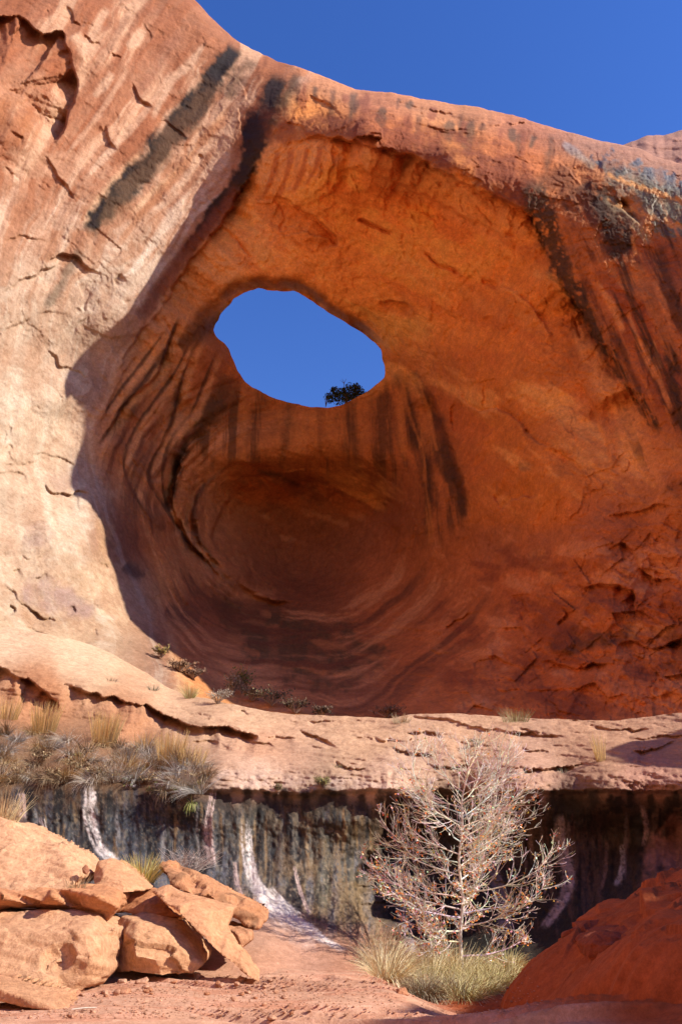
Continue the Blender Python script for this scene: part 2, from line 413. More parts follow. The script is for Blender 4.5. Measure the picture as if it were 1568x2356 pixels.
def cliff_features(D, X, Y):
    S = tps(FLOW, X, Y, 0.001)[..., 0]
    L = left_mask(X, Y)
    up = L * (1 - sst(650, 950, Y))
    D += 0.07 * up * fbm(S * 9, Y * 0.004, 0 * X, 4, 90)
    D += 0.03 * L * np.clip(ridged(S * 2.0 + 0.3 * fbm(X * .02, Y * .02, 0 * X, 3, 5), (X + Y) * 0.016, 0 * X, 3, 91), 0, 1)
    # plates of stone coming away
    for sc, am, sd in ((0.013, .05, 95), (0.026, .03, 96)):
        q = fbm(X * sc + Y * sc * .5, (Y - X * .5) * sc * .8, 0 * X, 4, sd, .55)
        q = q * 5; D += am * (1 - 0.5 * L) * (np.floor(q) + sst(.86, 1.0, q - np.floor(q)) - q * .9)
    pl = fbm(X * 0.011 + Y * 0.004, Y * 0.009 - X * 0.004, 0 * X, 4, 92)
    for k, t in enumerate((-0.2, 0.05, 0.25)):
        D += 0.07 * (1 - 0.5 * L) * sst(t - 0.012, t + 0.012, pl)
    # ---- edge between the left wall and the alcove, and the front lip of the roof
    step(D, X, Y, [(600, 340), (570, 410), (550, 445), (500, 530), (440, 600), (412, 640), (385, 690), (345, 745), (300, 800), (262, 870)], 1.3, 130, 1, side=-1, wob=8, tail=.2)
    step(D, X, Y, [(570, 460), (640, 478), (700, 472), (745, 455), (775, 425), (800, 385), (836, 392), (900, 420), (960, 440), (1050, 490), (1130, 530), (1200, 590), (1240, 650)], 0.55, 110, 2, side=1, wob=9, edge=6)
    step(D, X, Y, [(650, 325), (720, 318), (790, 322), (880, 345), (934, 358), (1000, 388), (1084, 430), (1150, 462), (1219, 492), (1240, 530), (1264, 590), (1300, 650), (1329, 700), (1379, 785), (1414, 830), (1449, 890), (1484, 950), (1519, 1010)], 1.9, 170, 3, side=1, wob=10, edge=4, tail=.1)
    step(D, X, Y, [(1289, 785), (1314, 845), (1345, 900), (1359, 925), (1380, 980), (1394, 1025), (1410, 1095)], 0.6, 110, 4, side=1, wob=6, edge=4)
    step(D, X, Y, [(1334, 785), (1380, 830), (1409, 860), (1440, 900), (1459, 935), (1504, 1010)], 0.35, 60, 5, side=1, wob=5, edge=3)
    rd, rs, rp = poly_dist(smooth_line(HOLE, 3, True), X, Y)
    D += 1.6 * np.exp(-(rd / 20) ** 1.5) * (1 - sst(760, 900, Y)) * (.8 + .5 * fbm(X * .03, Y * .03, 0 * X, 3, 97))
    # ---- upper left hollow and broken plates
    step(D, X, Y, [(-60, 20), (0, 40), (45, 38), (75, 60), (100, 78), (140, 72), (155, 110), (172, 165), (176, 210), (160, 260), (150, 292), (120, 330)], 1.6, 170, 6, side=1, wob=5, edge=3, tail=.05)
    bulge(D, X, Y, 40, 300, 60, 70, -1.0, 0.5)
    step(D, X, Y, [(-10, 225), (30, 215), (70, 240), (95, 290), (100, 320)], 0.6, 60, 7, side=-1)
    for i, (pts, a, r, sd) in enumerate([
        ([(145, 10), (165, 30), (172, 52), (190, 65)], .45, 40, 1), ([(107, 15), (118, 40)], .3, 20, 1), ([(320, 45), (345, 70), (347, 105)], .35, 40, 1), ([(357, -10), (356, 30)], .4, 25, -1),
        ([(385, 15), (390, 38)], .4, 25, -1), ([(395, 30), (407, 55), (415, 75)], .3, 30, -1), ([(420, 35), (445, 65)], .35, 30, -1), ([(190, 70), (210, 95), (240, 100)], .35, 30, 1),
        ([(255, 120), (285, 137)], .4, 25, 1), ([(300, 185), (325, 225), (360, 250)], .7, 50, 1), ([(245, 280), (245, 305), (270, 350)], .6, 40, 1), ([(95, 345), (135, 400), (182, 475)], .45, 60, 1),
        ([(15, 295), (65, 320)], .35, 30, 1), ([(5, 385), (40, 403)], .4, 25, 1), ([(197, 530), (215, 567)], .3, 25, -1), ([(100, 602), (160, 582), (190, 605), (235, 637)], 1.0, 45, 1),
        ([(175, 625), (190, 680), (190, 735)], .45, 45, -1), ([(258, 660), (265, 645), (278, 628)], .6, 30, 1), ([(285, 620), (307, 580)], .3, 25, 1), ([(-20, 690), (65, 637), (165, 602)], .35, 50, 1),
        ([(85, 727), (115, 718), (162, 722)], .4, 30, 1), ([(-10, 775), (55, 735), (85, 727)], .35, 40, 1), ([(105, 795), (128, 820), (135, 845), (160, 850), (215, 872)], .5, 50, 1),
        ([(15, 1020), (30, 1030)], .3, 20, 1), ([(0, 1065), (50, 1070), (90, 1055), (130, 1060)], .45, 35, 1), ([(-20, 1090), (40, 1086), (65, 1105), (66, 1130)], .4, 35, 1), ([(60, 1040), (110, 1045), (190, 1075)], .35, 35, 1),
        ([(102, 1100), (113, 1130), (165, 1137), (180, 1131), (212, 1141)], .9, 40, 1), ([(216, 1138), (210, 1170), (200, 1190)], .35, 30, -1), ([(45, 1265), (75, 1287), (110, 1276)], .5, 30, 1),
        ([(30, 1315), (50, 1305)], .4, 20, 1), ([(80, 1330), (97, 1325), (108, 1312)], .5, 20, 1), ([(-20, 1320), (0, 1335), (30, 1365), (65, 1400), (105, 1420), (150, 1432)], .8, 60, 1), ([(22, 1385), (35, 1400), (25, 1420)], .5, 25, 1),
        ([(40, 1430), (80, 1450), (115, 1465), (150, 1478)], .4, 35, 1), ([(170, 1390), (178, 1412)], .5, 25, 1), ([(220, 1285), (255, 1308)], .35, 30, 1), ([(245, 1425), (280, 1435), (305, 1425), (345, 1437)], .6, 35, 1),
        ([(220, 1445), (233, 1470)], .35, 25, 1), ([(60, 1228), (90, 1215), (110, 1230)], .3, 25, 1), ([(350, 270), (400, 290), (440, 330)], .25, 40, 1), ([(0, 560), (60, 545), (110, 560)], .25, 50, 1),
        ([(520, 205), (540, 180), (560, 200), (575, 240)], .7, 60, -1), ([(545, 240), (555, 290), (560, 330)], .5, 50, -1), ([(455, 355), (470, 362)], .3, 20, 1)]):
        step(D, X, Y, pts, a * 0.5, r * 1.5, 20 + i, side=sd, edge=1.6)
    # ---- the bridge: ledges along its crest, the block set in its face
    for i, (pts, a, r, sd) in enumerate([
        ([(600, 120), (660, 150), (720, 172), (770, 190)], .5, 30, 1), ([(919, 235), (960, 245), (1034, 258), (1060, 268)], .7, 30, 1), ([(1090, 300), (1150, 285), (1230, 288), (1264, 325)], .7, 40, 1),
        ([(930, 280), (1000, 295), (1080, 300), (1150, 330)], .45, 45, 1), ([(1034, 300), (1048, 322), (1110, 335)], .6, 40, -1), ([(700, 215), (760, 240), (800, 270)], .5, 40, 1), ([(1250, 360), (1290, 375), (1330, 420), (1350, 450)], .5, 50, -1),
        ([(1420, 455), (1440, 490), (1480, 520)], 1.0, 40, -1), ([(1460, 345), (1500, 375), (1568, 385)], .35, 40, 1), ([(1320, 320), (1370, 350), (1385, 400)], .3, 40, 1), ([(1405, 420), (1415, 450), (1450, 480)], .6, 40, 1)]):
        step(D, X, Y, pts, a * 0.6, r * 1.3, 80 + i, side=sd, edge=2)
    m = in_poly([(822, 285), (840, 279), (880, 296), (878, 318), (850, 312), (815, 315)], X, Y)
    D[m] -= 0.8
    # ---- alcove roof: scars and open joints
    for i, (pts, dp, wd) in enumerate([([(820, 505), (864, 522), (906, 541)], .9, 4), ([(974, 580), (1004, 607), (1034, 617), (1059, 632)], .7, 3.5), ([(630, 455), (655, 500), (640, 535)], .3, 3), ([(540, 545), (560, 575), (580, 595)], .4, 3),
                                     ([(930, 580), (935, 600)], .3, 3), ([(1104, 645), (1130, 655), (1150, 662)], .6, 6), ([(1320, 735), (1335, 780)], .5, 3), ([(1039, 850), (1064, 915), (1104, 945), (1144, 940), (1184, 960), (1209, 990), (1234, 1015), (1274, 1030)], .35, 4)]):
        crack(D, X, Y, pts, dp * 0.6, wd, 120 + i)
    for i, (pts, a, r, sd) in enumerate([
        ([(585, 460), (640, 455), (690, 480), (745, 515), (775, 548), (765, 565), (720, 572)], .5, 120, 1), ([(1084, 650), (1140, 660), (1194, 675), (1234, 720), (1264, 765), (1290, 800)], .4, 90, -1),
        ([(869, 690), (929, 700), (955, 712)], .45, 40, 1), ([(1180, 580), (1170, 620), (1150, 660)], .3, 50, 1), ([(1000, 700), (1080, 740), (1150, 720)], .25, 60, 1), ([(480, 570), (478, 620), (490, 650)], .2, 50, -1),
        ([(1039, 850), (1064, 915), (1104, 945), (1144, 940), (1184, 960), (1209, 990), (1234, 1015), (1274, 1030)], .5, 80, -1), ([(1149, 1172), (1174, 1155), (1209, 1140), (1240, 1145)], .5, 50, -1), ([(1129, 1125), (1144, 1165), (1170, 1180)], .4, 40, -1),
        ([(1249, 1030), (1290, 1045), (1330, 1070), (1350, 1100)], .3, 40, 1), ([(1045, 910), (1040, 970), (1055, 1010)], .4, 40, -1), ([(920, 830), (990, 900), (1010, 960), (1030, 1010), (1060, 1100), (1080, 1180), (1095, 1230)], .7, 90, 1)]):
        step(D, X, Y, pts, a * 1.3, r * 1.2, 140 + i, side=sd, edge=3)
    # ---- folds inside the pothole
    for i, (pts, a, r, sd, e) in enumerate([
        ([(415, 720), (390, 785), (360, 860), (300, 915), (260, 975), (222, 1030)], 1.0, 90, -1, 4), ([(330, 790), (290, 850), (250, 930), (215, 1010)], .5, 50, -1, 3),
        ([(470, 760), (430, 835), (410, 910), (395, 975), (372, 1025), (350, 1065), (345, 1105), (380, 1165), (425, 1235), (500, 1315)], .8, 70, -1, 4),
        ([(520, 940), (500, 975), (465, 1005), (435, 1025), (415, 1065), (402, 1110), (396, 1155), (410, 1200), (440, 1250), (490, 1310), (540, 1360)], 1.7, 70, 1, 3),
        ([(540, 1062), (520, 1070), (480, 1100), (452, 1145), (445, 1195), (457, 1245), (490, 1290), (540, 1340), (600, 1375), (700, 1390), (790, 1378)], 1.0, 110, 1, 7),
        ([(480, 1100), (520, 1072), (575, 1066), (640, 1082), (700, 1098), (760, 1108), (830, 1122), (890, 1147), (925, 1185), (920, 1235), (880, 1285), (834, 1330)], .7, 110, 1, 9),
        ([(545, 1130), (510, 1175), (490, 1225), (500, 1265), (530, 1295), (580, 1320)], .5, 60, -1, 4),
        ([(830, 1160), (875, 1150), (900, 1195), (880, 1240)], .4, 50, 1, 4)]):
        step(D, X, Y, pts, a * 1.35, r, 170 + i, side=sd, edge=e, wob=7)
    wx = 40 * fbm(X * .006, Y * .006, 0 * X, 3, 590); wy = 40 * fbm(X * .006, Y * .006, 0 * X + 7, 3, 591)
    q = np.hypot((X + wx - 690) / 1.08, Y + wy - 1190); an = np.arctan2(Y - 1190, X - 690)
    ring = (1 - L) * sst(190, 240, q) * (1 - sst(420, 500, q)) * np.clip(sst(.3, -.3, np.cos(an)), 0, 1) * sst(800, 900, Y) * (1 - sst(1380, 1450, Y))
    D += ring * (0.9 * ridged(q * .013, np.cos(an) * .8, np.sin(an) * .8, 3, 189) + .35 * fbm(q * .045, np.cos(an) * 1.5, np.sin(an) * 1.5, 4, 592, .6))
    fl = sst(1390, 1450, Y) * sst(380, 480, X) * (1 - sst(950, 1050, X))
    D += 0.22 * fl * fbm(X * 0.006, (Y - 0.12 * X) * 0.07, 0 * X, 4, 190)
    D += 0.5 * fl * ridged(X * 0.004, (Y - 0.1 * X) * 0.022, 0 * X, 3, 191)
    bw = in_poly(smooth_line([(520, 1100), (620, 1095), (760, 1120), (880, 1150), (900, 1200), (860, 1270), (760, 1350), (640, 1370), (540, 1320), (490, 1230)], 5, True), X, Y)
    D += np.where(bw, 0.16 * fbm(X * 0.06, Y * 0.06, 0 * X, 4, 192), 0)
    # ---- outcrop on the right
    oc = sst(0, 120, poly_dist([(1000, 1480), (1120, 1350), (1250, 1260), (1400, 1170), (1568, 1120), (1800, 1100)], X, Y)[0] * np.sign(Y - np.interp(X, [0, 1000, 1120, 1250, 1400, 1568, 2600], [1600, 1480, 1350, 1260, 1170, 1120, 1100]))) * sst(960, 1080, X)
    D += oc * (0.45 * fbm(X * 0.009, Y * 0.012, 0 * X, 3, 193) - 0.35 * ridged(X * 0.012 + Y * .006, Y * 0.014 - X * 0.005, 0 * X, 4, 194))
    D += oc * (0.26 * facet(X * .011 + Y * .004, Y * .013 - X * .003, 0 * X, 75) + 0.10 * facet(X * .03, Y * .035, 0 * X, 76))
    for i, (pts, a, r, sd) in enumerate([
        ([(1225, 1540), (1244, 1525), (1290, 1528), (1334, 1535), (1380, 1525), (1429, 1530)], .7, 40, 1), ([(1314, 1340), (1345, 1352), (1359, 1350), (1400, 1345), (1454, 1360), (1460, 1400), (1459, 1440)], 1.2, 70, 1),
        ([(1199, 1350), (1209, 1410), (1184, 1445)], .5, 40, 1), ([(1400, 1490), (1440, 1475), (1500, 1490), (1568, 1475)], .8, 45, 1), ([(1270, 1440), (1300, 1420), (1290, 1400)], .4, 40, 1), ([(1390, 1270), (1440, 1250), (1470, 1300), (1500, 1330), (1568, 1335)], .7, 60, 1),
        ([(1000, 1470), (1030, 1440), (1060, 1420), (1120, 1400)], .6, 50, 1), ([(985, 1480), (1000, 1500), (1040, 1500)], .5, 40, 1), ([(1150, 1460), (1160, 1500), (1170, 1530)], .3, 40, 1), ([(1100, 1500), (1180, 1530), (1230, 1540)], .35, 40, 1), ([(1100, 1580), (1200, 1590), (1320, 1585), (1420, 1600)], .35, 40, 1),
        ([(1390, 1190), (1450, 1180), (1520, 1160), (1568, 1170)], .4, 40, 1), ([(1534, 1480), (1568, 1465)], 1, 30, 1)]):
        step(D, X, Y, pts, a, r, 200 + i, side=sd, edge=2, wob=8)
BLK = (.055, .038, .026); DRK = (.15, .06, .03); RED = (.30, .085, .04); WHT = (.85, .68, .56); CRM = (.80, .56, .38); ORG = (.50, .22, .10)
def cliff_stains(C, X, Y):
    S = tps(FLOW, X, Y, 0.001)[..., 0]
    L = left_mask(X, Y)
    wob = 0.15 * fbm(X * .015, Y * .015, 0 * X, 3, 300)
    n = fbm((S + wob) * 4.2, Y * 0.0035, 0 * X, 5, 301, 0.6)
    up = L * (1 - sst(450, 850, Y) * 0.72)
    a = (up * 0.95 * sst(0.03, 0.30, n))[..., None]; C[:] = C * (1 - a) + np.array((.80, .60, .47)) * a
    a = (up * 0.85 * sst(0.02, 0.30, -n))[..., None]; C[:] = C * (1 - a) + np.array((.44, .19, .10)) * a
    m = fbm(X * 0.012, Y * 0.016, 0 * X, 5, 302, .6)
    a = (L * 0.5 * sst(0.12, 0.4, m))[..., None]; C[:] = C * (1 - a) + np.array((.47, .23, .135)) * a
    a = (L * 0.45 * sst(0.15, 0.4, -m) * sst(0, 300, Y))[..., None]; C[:] = C * (1 - a) + np.array((.70, .50, .38)) * a
    # pink and purple weathering low on the left wall
    for i, (p, c, o) in enumerate([([(60, 1215), (105, 1210), (120, 1240), (100, 1260), (65, 1255)], (.40, .22, .17), .7), ([(80, 1330), (150, 1350), (215, 1400), (200, 1425), (140, 1415), (80, 1400), (50, 1370)], (.38, .21, .18), .75),
                                   ([(0, 1330), (40, 1370), (100, 1420), (60, 1440), (0, 1390)], (.46, .22, .12), .6), ([(100, 1085), (190, 1090), (160, 1130), (110, 1130)], (.44, .25, .19), .5),
                                   ([(230, 1200), (260, 1230), (250, 1300), (220, 1280)], (.60, .33, .17), .5), ([(0, 225), (60, 240), (95, 290), (80, 330), (0, 310)], (.58, .30, .15), .6), ([(0, 40), (90, 90), (160, 120), (160, 250), (100, 150), (0, 90)], (.46, .18, .08), .6)]):
        patch(C, X, Y, p, c, o, 14, 310 + i, 12)
    for i, (p, wd, c, o) in enumerate([
        ([(475, 95), (435, 150), (395, 185), (370, 230), (350, 280)], [5, 9, 8, 10, 6], WHT, .8), ([(330, 345), (270, 410), (215, 480), (190, 530)], [5, 9, 9, 5], CRM, .8), ([(530, 245), (450, 340), (415, 390), (345, 450), (300, 500)], [4, 8, 8, 8, 4], CRM, .85),
        ([(540, 260), (480, 310), (410, 400), (320, 500), (260, 580)], [10, 9, 9, 8, 5], (.52, .24, .12), .7), ([(440, 430), (370, 535), (325, 600), (290, 640)], [7, 11, 9, 5], WHT, .8), ([(250, 15), (225, 55), (190, 130)], [8, 12, 8], WHT, .75), ([(330, 65), (305, 100), (290, 110)], [10, 12, 8], WHT, .8),
        ([(260, 165), (240, 195), (215, 225)], [7, 10, 6], WHT, .75), ([(170, 75), (190, 110), (200, 130)], [14, 16, 10], WHT, .7), ([(400, 150), (340, 250), (270, 330), (190, 420)], [4, 7, 7, 5], WHT, .6), ([(300, 150), (230, 260), (150, 360)], [5, 6, 4], WHT, .5),
        ([(500, 330), (440, 420), (380, 490)], [6, 8, 6], (.40, .16, .08), .7), ([(560, 330), (520, 400), (470, 450)], [7, 8, 5], (.46, .2, .1), .6), ([(420, 60), (360, 160), (300, 240)], [12, 14, 10], (.40, .20, .14), .55), ([(300, 30), (250, 100), (200, 170)], [10, 12, 8], (.42, .22, .15), .5)]):
        stroke(C, X, Y, p, wd, c, o, .45, 330 + i)
    stroke(C, X, Y, [(545, 100), (505, 160), (460, 230), (415, 280), (370, 330), (345, 370), (300, 425), (260, 460), (220, 505), (203, 540)], [18, 27, 27, 29, 28, 26, 27, 26, 24, 16], (.014, .008, .004), .98, .36, 350, .04, .035, .35)
    stroke(C, X, Y, [(500, 175), (420, 290), (345, 380), (270, 470), (225, 530)], [20, 26, 24, 22, 14], (.20, .12, .07), .55, .6, 351, .1, .04, .6)
    stroke(C, X, Y, [(190, 570), (165, 610), (135, 665), (100, 715)], [14, 13, 12, 10], (.24, .16, .11), .75, .6, 352)
    stroke(C, X, Y, [(648, 165), (612, 250), (585, 320), (570, 380), (540, 430), (500, 480), (465, 530), (420, 590)], [16, 22, 28, 22, 20, 17, 13, 8], (.018, .011, .007), .95, .5, 353, .06, .03, .35)
    stroke(C, X, Y, [(560, 420), (500, 500), (440, 570), (380, 650), (310, 750)], [14, 20, 20, 17, 12], (.22, .065, .035), .85, .45, 354)
    stroke(C, X, Y, [(690, 165), (645, 245), (620, 300)], [14, 16, 12], (.10, .06, .035), .8, .7, 355)
    stroke(C, X, Y, [(575, 130), (540, 190), (520, 230)], [16, 18, 12], (.14, .09, .055), .7, .8, 356)
    for i in range(26):                                   # short dark runs down the face of the bridge
        x0 = 690 + i * 24 + 14 * math.sin(i * 5.1); y0 = 185 + (x0 - 690) * .22 + 12 * math.sin(i * 3.3); ln = 60 + 40 * math.sin(i * 2.7)
        stroke(C, X, Y, [(x0, y0), (x0 - 5, y0 + ln * .5), (x0 - 8 + 6 * math.sin(i), y0 + ln)], [6, 9 + 4 * math.sin(i * 1.9), 4], [(.12, .05, .03), (.25, .075, .04), (.08, .05, .035)][i % 3], .75, .7, 360 + i, .2, .03)
    for i, (x0, y0, ln, wd) in enumerate([(620, 340, 130, 7), (655, 335, 120, 9), (690, 330, 120, 6), (725, 328, 110, 8), (752, 330, 90, 6), (790, 335, 60, 8), (840, 335, 60, 10), (1005, 370, 40, 4), (1040, 385, 45, 5), (1095, 410, 30, 5), (1105, 380, 50, 6), (1125, 390, 50, 6), (1178, 410, 30, 4), (1195, 440, 30, 7)]):
        dx = -30 if x0 < 800 else 6
        stroke(C, X, Y, [(x0, y0), (x0 + dx * .3, y0 + ln * .5), (x0 + dx, y0 + ln)], [wd * .6, wd, wd * .5], (.50, .23, .12) if i % 3 else (.56, .30, .18), .75, .45, 390 + i, .15)
    for i, (x0, y0, ln) in enumerate([(640, 340, 120), (672, 335, 130), (708, 330, 120), (740, 330, 100)]):
        stroke(C, X, Y, [(x0, y0), (x0 - 12, y0 + ln * .5), (x0 - 38, y0 + ln)], [5, 7, 4], (.30, .08, .035), .7, .5, 410 + i, .15)
    patch(C, X, Y, [(880, 300), (1000, 330), (1100, 350), (1200, 400), (1240, 480), (1150, 450), (1060, 405), (960, 360), (880, 345)], (.15, .04, .02), .95, 14, 420, 10)
    patch(C, X, Y, [(640, 290), (700, 268), (800, 268), (900, 272), (1000, 292), (1100, 318), (1210, 370), (1250, 480), (1219, 488), (1150, 458), (1084, 426), (1000, 384), (934, 354), (880, 340), (790, 318), (720, 315), (650, 322)], (.17, .045, .022), .9, 12, 419, 8)
    patch(C, X, Y, [(600, 255), (680, 270), (760, 300), (820, 330), (720, 325), (620, 330)], (.30, .10, .05), .6, 18, 421, 14)
    # ---- dark varnish on the right flank, along the alcove's edge
    stroke(C, X, Y, [(1225, 400), (1245, 480), (1268, 570), (1300, 640), (1350, 720), (1390, 790), (1420, 840), (1455, 895), (1490, 955), (1525, 1010)], [24, 28, 26, 24, 22, 18, 14, 12, 10, 8], (.055, .03, .02), .93, .6, 430, .06, .03, .35, .12)
    stroke(C, X, Y, [(1330, 420), (1370, 480), (1410, 540), (1440, 590)], [36, 48, 48, 28], (.022, .013, .009), .95, .7, 431, .08, .03, .4, .12)
    stroke(C, X, Y, [(1260, 380), (1310, 460), (1350, 540), (1380, 610)], [30, 34, 30, 22], (.13, .045, .025), .8, .8, 432)
    for i, (p, wd, c, o) in enumerate([
        ([(1440, 590), (1490, 680), (1530, 780), (1568, 880)], [18, 14, 12, 10], (.05, .028, .02), .9), ([(1500, 560), (1540, 680), (1580, 780)], [22, 18, 14], (.08, .035, .022), .85), ([(1330, 620), (1380, 720), (1430, 820), (1480, 920)], [8, 12, 10, 6], (.14, .045, .022), .8),
        ([(1470, 760), (1500, 840), (1535, 930), (1560, 1000)], [8, 10, 10, 6], (.07, .03, .02), .85), ([(1530, 800), (1550, 900), (1575, 1000)], [9, 10, 8], (.06, .03, .02), .85), ([(1364, 640), (1404, 700), (1434, 770)], [6, 10, 5], (.54, .24, .12), .9), ([(1440, 710), (1470, 790), (1510, 880)], [5, 7, 4], (.52, .22, .11), .85),
        ([(1499, 640), (1524, 700), (1544, 760)], [4, 7, 4], (.5, .22, .12), .8), ([(1480, 780), (1510, 860), (1545, 950)], [4, 6, 4], (.48, .2, .1), .8), ([(1452, 540), (1462, 590)], [4, 5], (.5, .22, .1), .8), ([(1500, 780), (1520, 850)], [4, 5], (.5, .25, .14), .7), ([(1400, 740), (1430, 800), (1450, 850)], [6, 7, 4], (.1, .04, .02), .7)]):
        stroke(C, X, Y, p, wd, c, o, .45, 440 + i)
    patch(C, X, Y, [(1386, 600), (1415, 598), (1425, 608), (1432, 597), (1462, 598), (1485, 640), (1480, 690), (1450, 690), (1418, 650)], (.46, .17, .07), .9, 8, 460, 4)
    # varnish, its grey blue sky sheen painted into the colour
    patch(C, X, Y, [(1372, 372), (1434, 366), (1500, 396), (1568, 420), (1600, 540), (1510, 545), (1470, 500), (1425, 445), (1392, 408)], (.12, .12, .125), .98, 24, 461, 8, .03)
    patch(C, X, Y, [(1440, 400), (1500, 410), (1560, 440), (1560, 520), (1500, 500), (1460, 460)], (.16, .165, .18), .95, 20, 468, 8, .05)
    stroke(C, X, Y, [(1290, 325), (1330, 355), (1370, 390)], [5, 10, 8], (.30, .26, .25), .7, .6, 462)
    stroke(C, X, Y, [(1390, 450), (1420, 480), (1460, 525), (1500, 560)], [7, 9, 9, 6], (.26, .23, .23), .7, .7, 463)
    for i in range(14):
        x0 = 1395 + (i % 7) * 26; y0 = 395 + (i // 7) * 60 + (i % 7) * 9
        stroke(C, X, Y, [(x0, y0), (x0 + 14, y0 + 14), (x0 + 34, y0 + 24)], [3, 5, 3], (.52, .27, .13), .85, .8, 464 + i)
    stroke(C, X, Y, [(440, 745), (490, 700), (540, 658), (600, 648), (690, 658), (760, 706), (830, 752), (880, 800)], [10, 14, 16, 14, 12, 12, 11, 8], (.17, .06, .03), .8, .5, 475, .05, .02, .8)  # dark band along the opening's upper rim, painted in as shade
    # ---- pothole: runs of dark water stain; clefts and folds lined dark, ribs pale
    for i, (p, wd, c, o) in enumerate([
        ([(385, 800), (345, 870), (300, 930), (262, 990)], [7, 13, 15, 8], (.075, .04, .03), .85), ([(420, 850), (400, 940), (385, 1010)], [6, 8, 6], (.07, .04, .028), .7), ([(530, 860), (500, 930), (450, 990), (415, 1030), (400, 1100)], [20, 24, 22, 13, 8], (.05, .03, .022), .88),
        ([(435, 1030), (410, 1080), (400, 1130), (402, 1180), (420, 1225)], [7, 8, 7, 6, 5], (.03, .02, .016), .9), ([(475, 1110), (450, 1150), (445, 1200), (460, 1250), (500, 1305)], [4, 6, 6, 6, 5], (.05, .03, .022), .8), ([(540, 700), (500, 735), (450, 770), (410, 800)], [12, 22, 20, 12], (.09, .04, .028), .85),
        ([(615, 900), (590, 960), (560, 1030)], [14, 12, 6], (.13, .05, .025), .4), ([(668, 915), (660, 1000), (645, 1080)], [12, 10, 4], (.07, .04, .025), .5), ([(735, 930), (732, 1000), (728, 1090)], [12, 9, 4], (.14, .055, .03), .45),
        ([(800, 915), (815, 1010), (822, 1090)], [12, 10, 4], (.10, .045, .025), .5), ([(848, 890), (865, 990), (875, 1090)], [12, 8, 4], (.12, .05, .025), .5), ([(904, 850), (934, 910), (949, 985), (979, 1065), (986, 1135), (981, 1240)], [12, 16, 17, 16, 13, 8], (.05, .024, .015), .92),
        ([(945, 850), (974, 910), (1012, 985), (1040, 1065), (1057, 1135), (1066, 1195)], [12, 16, 18, 17, 12, 7], (.045, .022, .015), .92), ([(990, 1000), (1015, 1060), (1035, 1110)], [10, 14, 8], (.045, .025, .018), .8), ([(880, 860), (900, 940), (915, 1010), (935, 1080)], [6, 8, 7, 4], (.14, .055, .028), .65),
        ([(960, 870), (985, 950), (1005, 1040)], [3, 4, 3], (.46, .19, .08), .7), ([(925, 880), (940, 950), (970, 1030)], [3, 4, 3], (.42, .17, .07), .6), ([(590, 1085), (640, 1095), (690, 1120)], [6, 8, 5], (.07, .04, .03), .75), ([(520, 1075), (480, 1110), (455, 1150)], [4, 5, 4], (.10, .05, .035), .6),
        ([(300, 1130), (340, 1170), (380, 1220)], [14, 20, 12], (.15, .065, .05), .7), ([(285, 1300), (310, 1320), (335, 1325)], [8, 12, 7], (.10, .055, .05), .75), ([(380, 1400), (420, 1415), (460, 1430)], [16, 26, 16], (.11, .05, .045), .8), ([(400, 1210), (460, 1280), (540, 1350)], [8, 9, 8], (.12, .06, .045), .55)]):
        stroke(C, X, Y, p, wd, c, o, .5, 480 + i, .04, .02, .9)
    for i, (p, wd) in enumerate([([(415, 720), (390, 785), (360, 860), (300, 915), (260, 975), (222, 1030)], 5), ([(470, 760), (430, 835), (410, 910), (395, 975), (372, 1025), (350, 1065), (345, 1105), (380, 1165), (425, 1235), (500, 1315)], 5),
                             ([(440, 780), (400, 860), (350, 930), (310, 990), (285, 1060), (300, 1120), (340, 1190)], 4), ([(500, 800), (470, 880), (440, 950), (400, 1000), (378, 1060), (375, 1120), (395, 1190), (450, 1270)], 4), ([(380, 760), (330, 830), (275, 900), (235, 960)], 4), ([(360, 830), (320, 890), (270, 950), (245, 1010)], 3)]):
        stroke(C, X, Y, p, [wd * .6, wd, wd, wd * .6], (.07, .032, .022), .85, .5, 800 + i, .1, .03, .4)
        stroke(C, X, Y, [(a + 13, b + 3) for a, b in p], [wd * 1.2, wd * 2.0, wd * 1.8, wd], (.52, .27, .18), .7, .5, 810 + i, .1, .03, .7)
    patch(C, X, Y, [(505, 1360), (600, 1400), (720, 1430), (860, 1480), (880, 1540), (780, 1590), (680, 1560), (580, 1520), (530, 1440)], (.075, .055, .04), .8, 26, 510, 16, .03)
    patch(C, X, Y, [(560, 1420), (640, 1440), (620, 1460), (560, 1445)], (.36, .16, .1), .6, 10, 511, 6)
    for i, (a, b, c_, d_) in enumerate([(560, 1490, 600, 1508), (700, 1470, 800, 1490), (650, 1520, 760, 1550), (600, 1405, 625, 1420), (800, 1500, 900, 1520), (520, 1460, 560, 1480)]):
        stroke(C, X, Y, [(a, b), ((a + c_) / 2, (b + d_) / 2 + 2), (c_, d_)], [4, 8, 4], (.34, .15, .09), .8, .8, 512 + i)
    patch(C, X, Y, [(540, 1140), (640, 1120), (740, 1150), (860, 1165), (880, 1210), (800, 1290), (700, 1340), (590, 1330), (510, 1250)], (.24, .10, .065), .5, 24, 520, 20)
    for i, (a, b) in enumerate([(720, 1180), (760, 1195), (690, 1170), (580, 1180), (640, 1230), (800, 1180)]):
        stroke(C, X, Y, [(a, b), (a + 20, b + 8), (a + 44, b + 12)], [4, 8, 4], (.34, .17, .12), .6, 1.0, 521 + i)
    # ---- right side low down
    patch(C, X, Y, [(1090, 1215), (1130, 1212), (1200, 1225), (1280, 1222), (1340, 1190), (1420, 1110), (1568, 1080), (1568, 1130), (1450, 1170), (1350, 1220), (1250, 1285), (1150, 1320), (1100, 1290)], (.33, .13, .085), .75, 16, 540, 18)
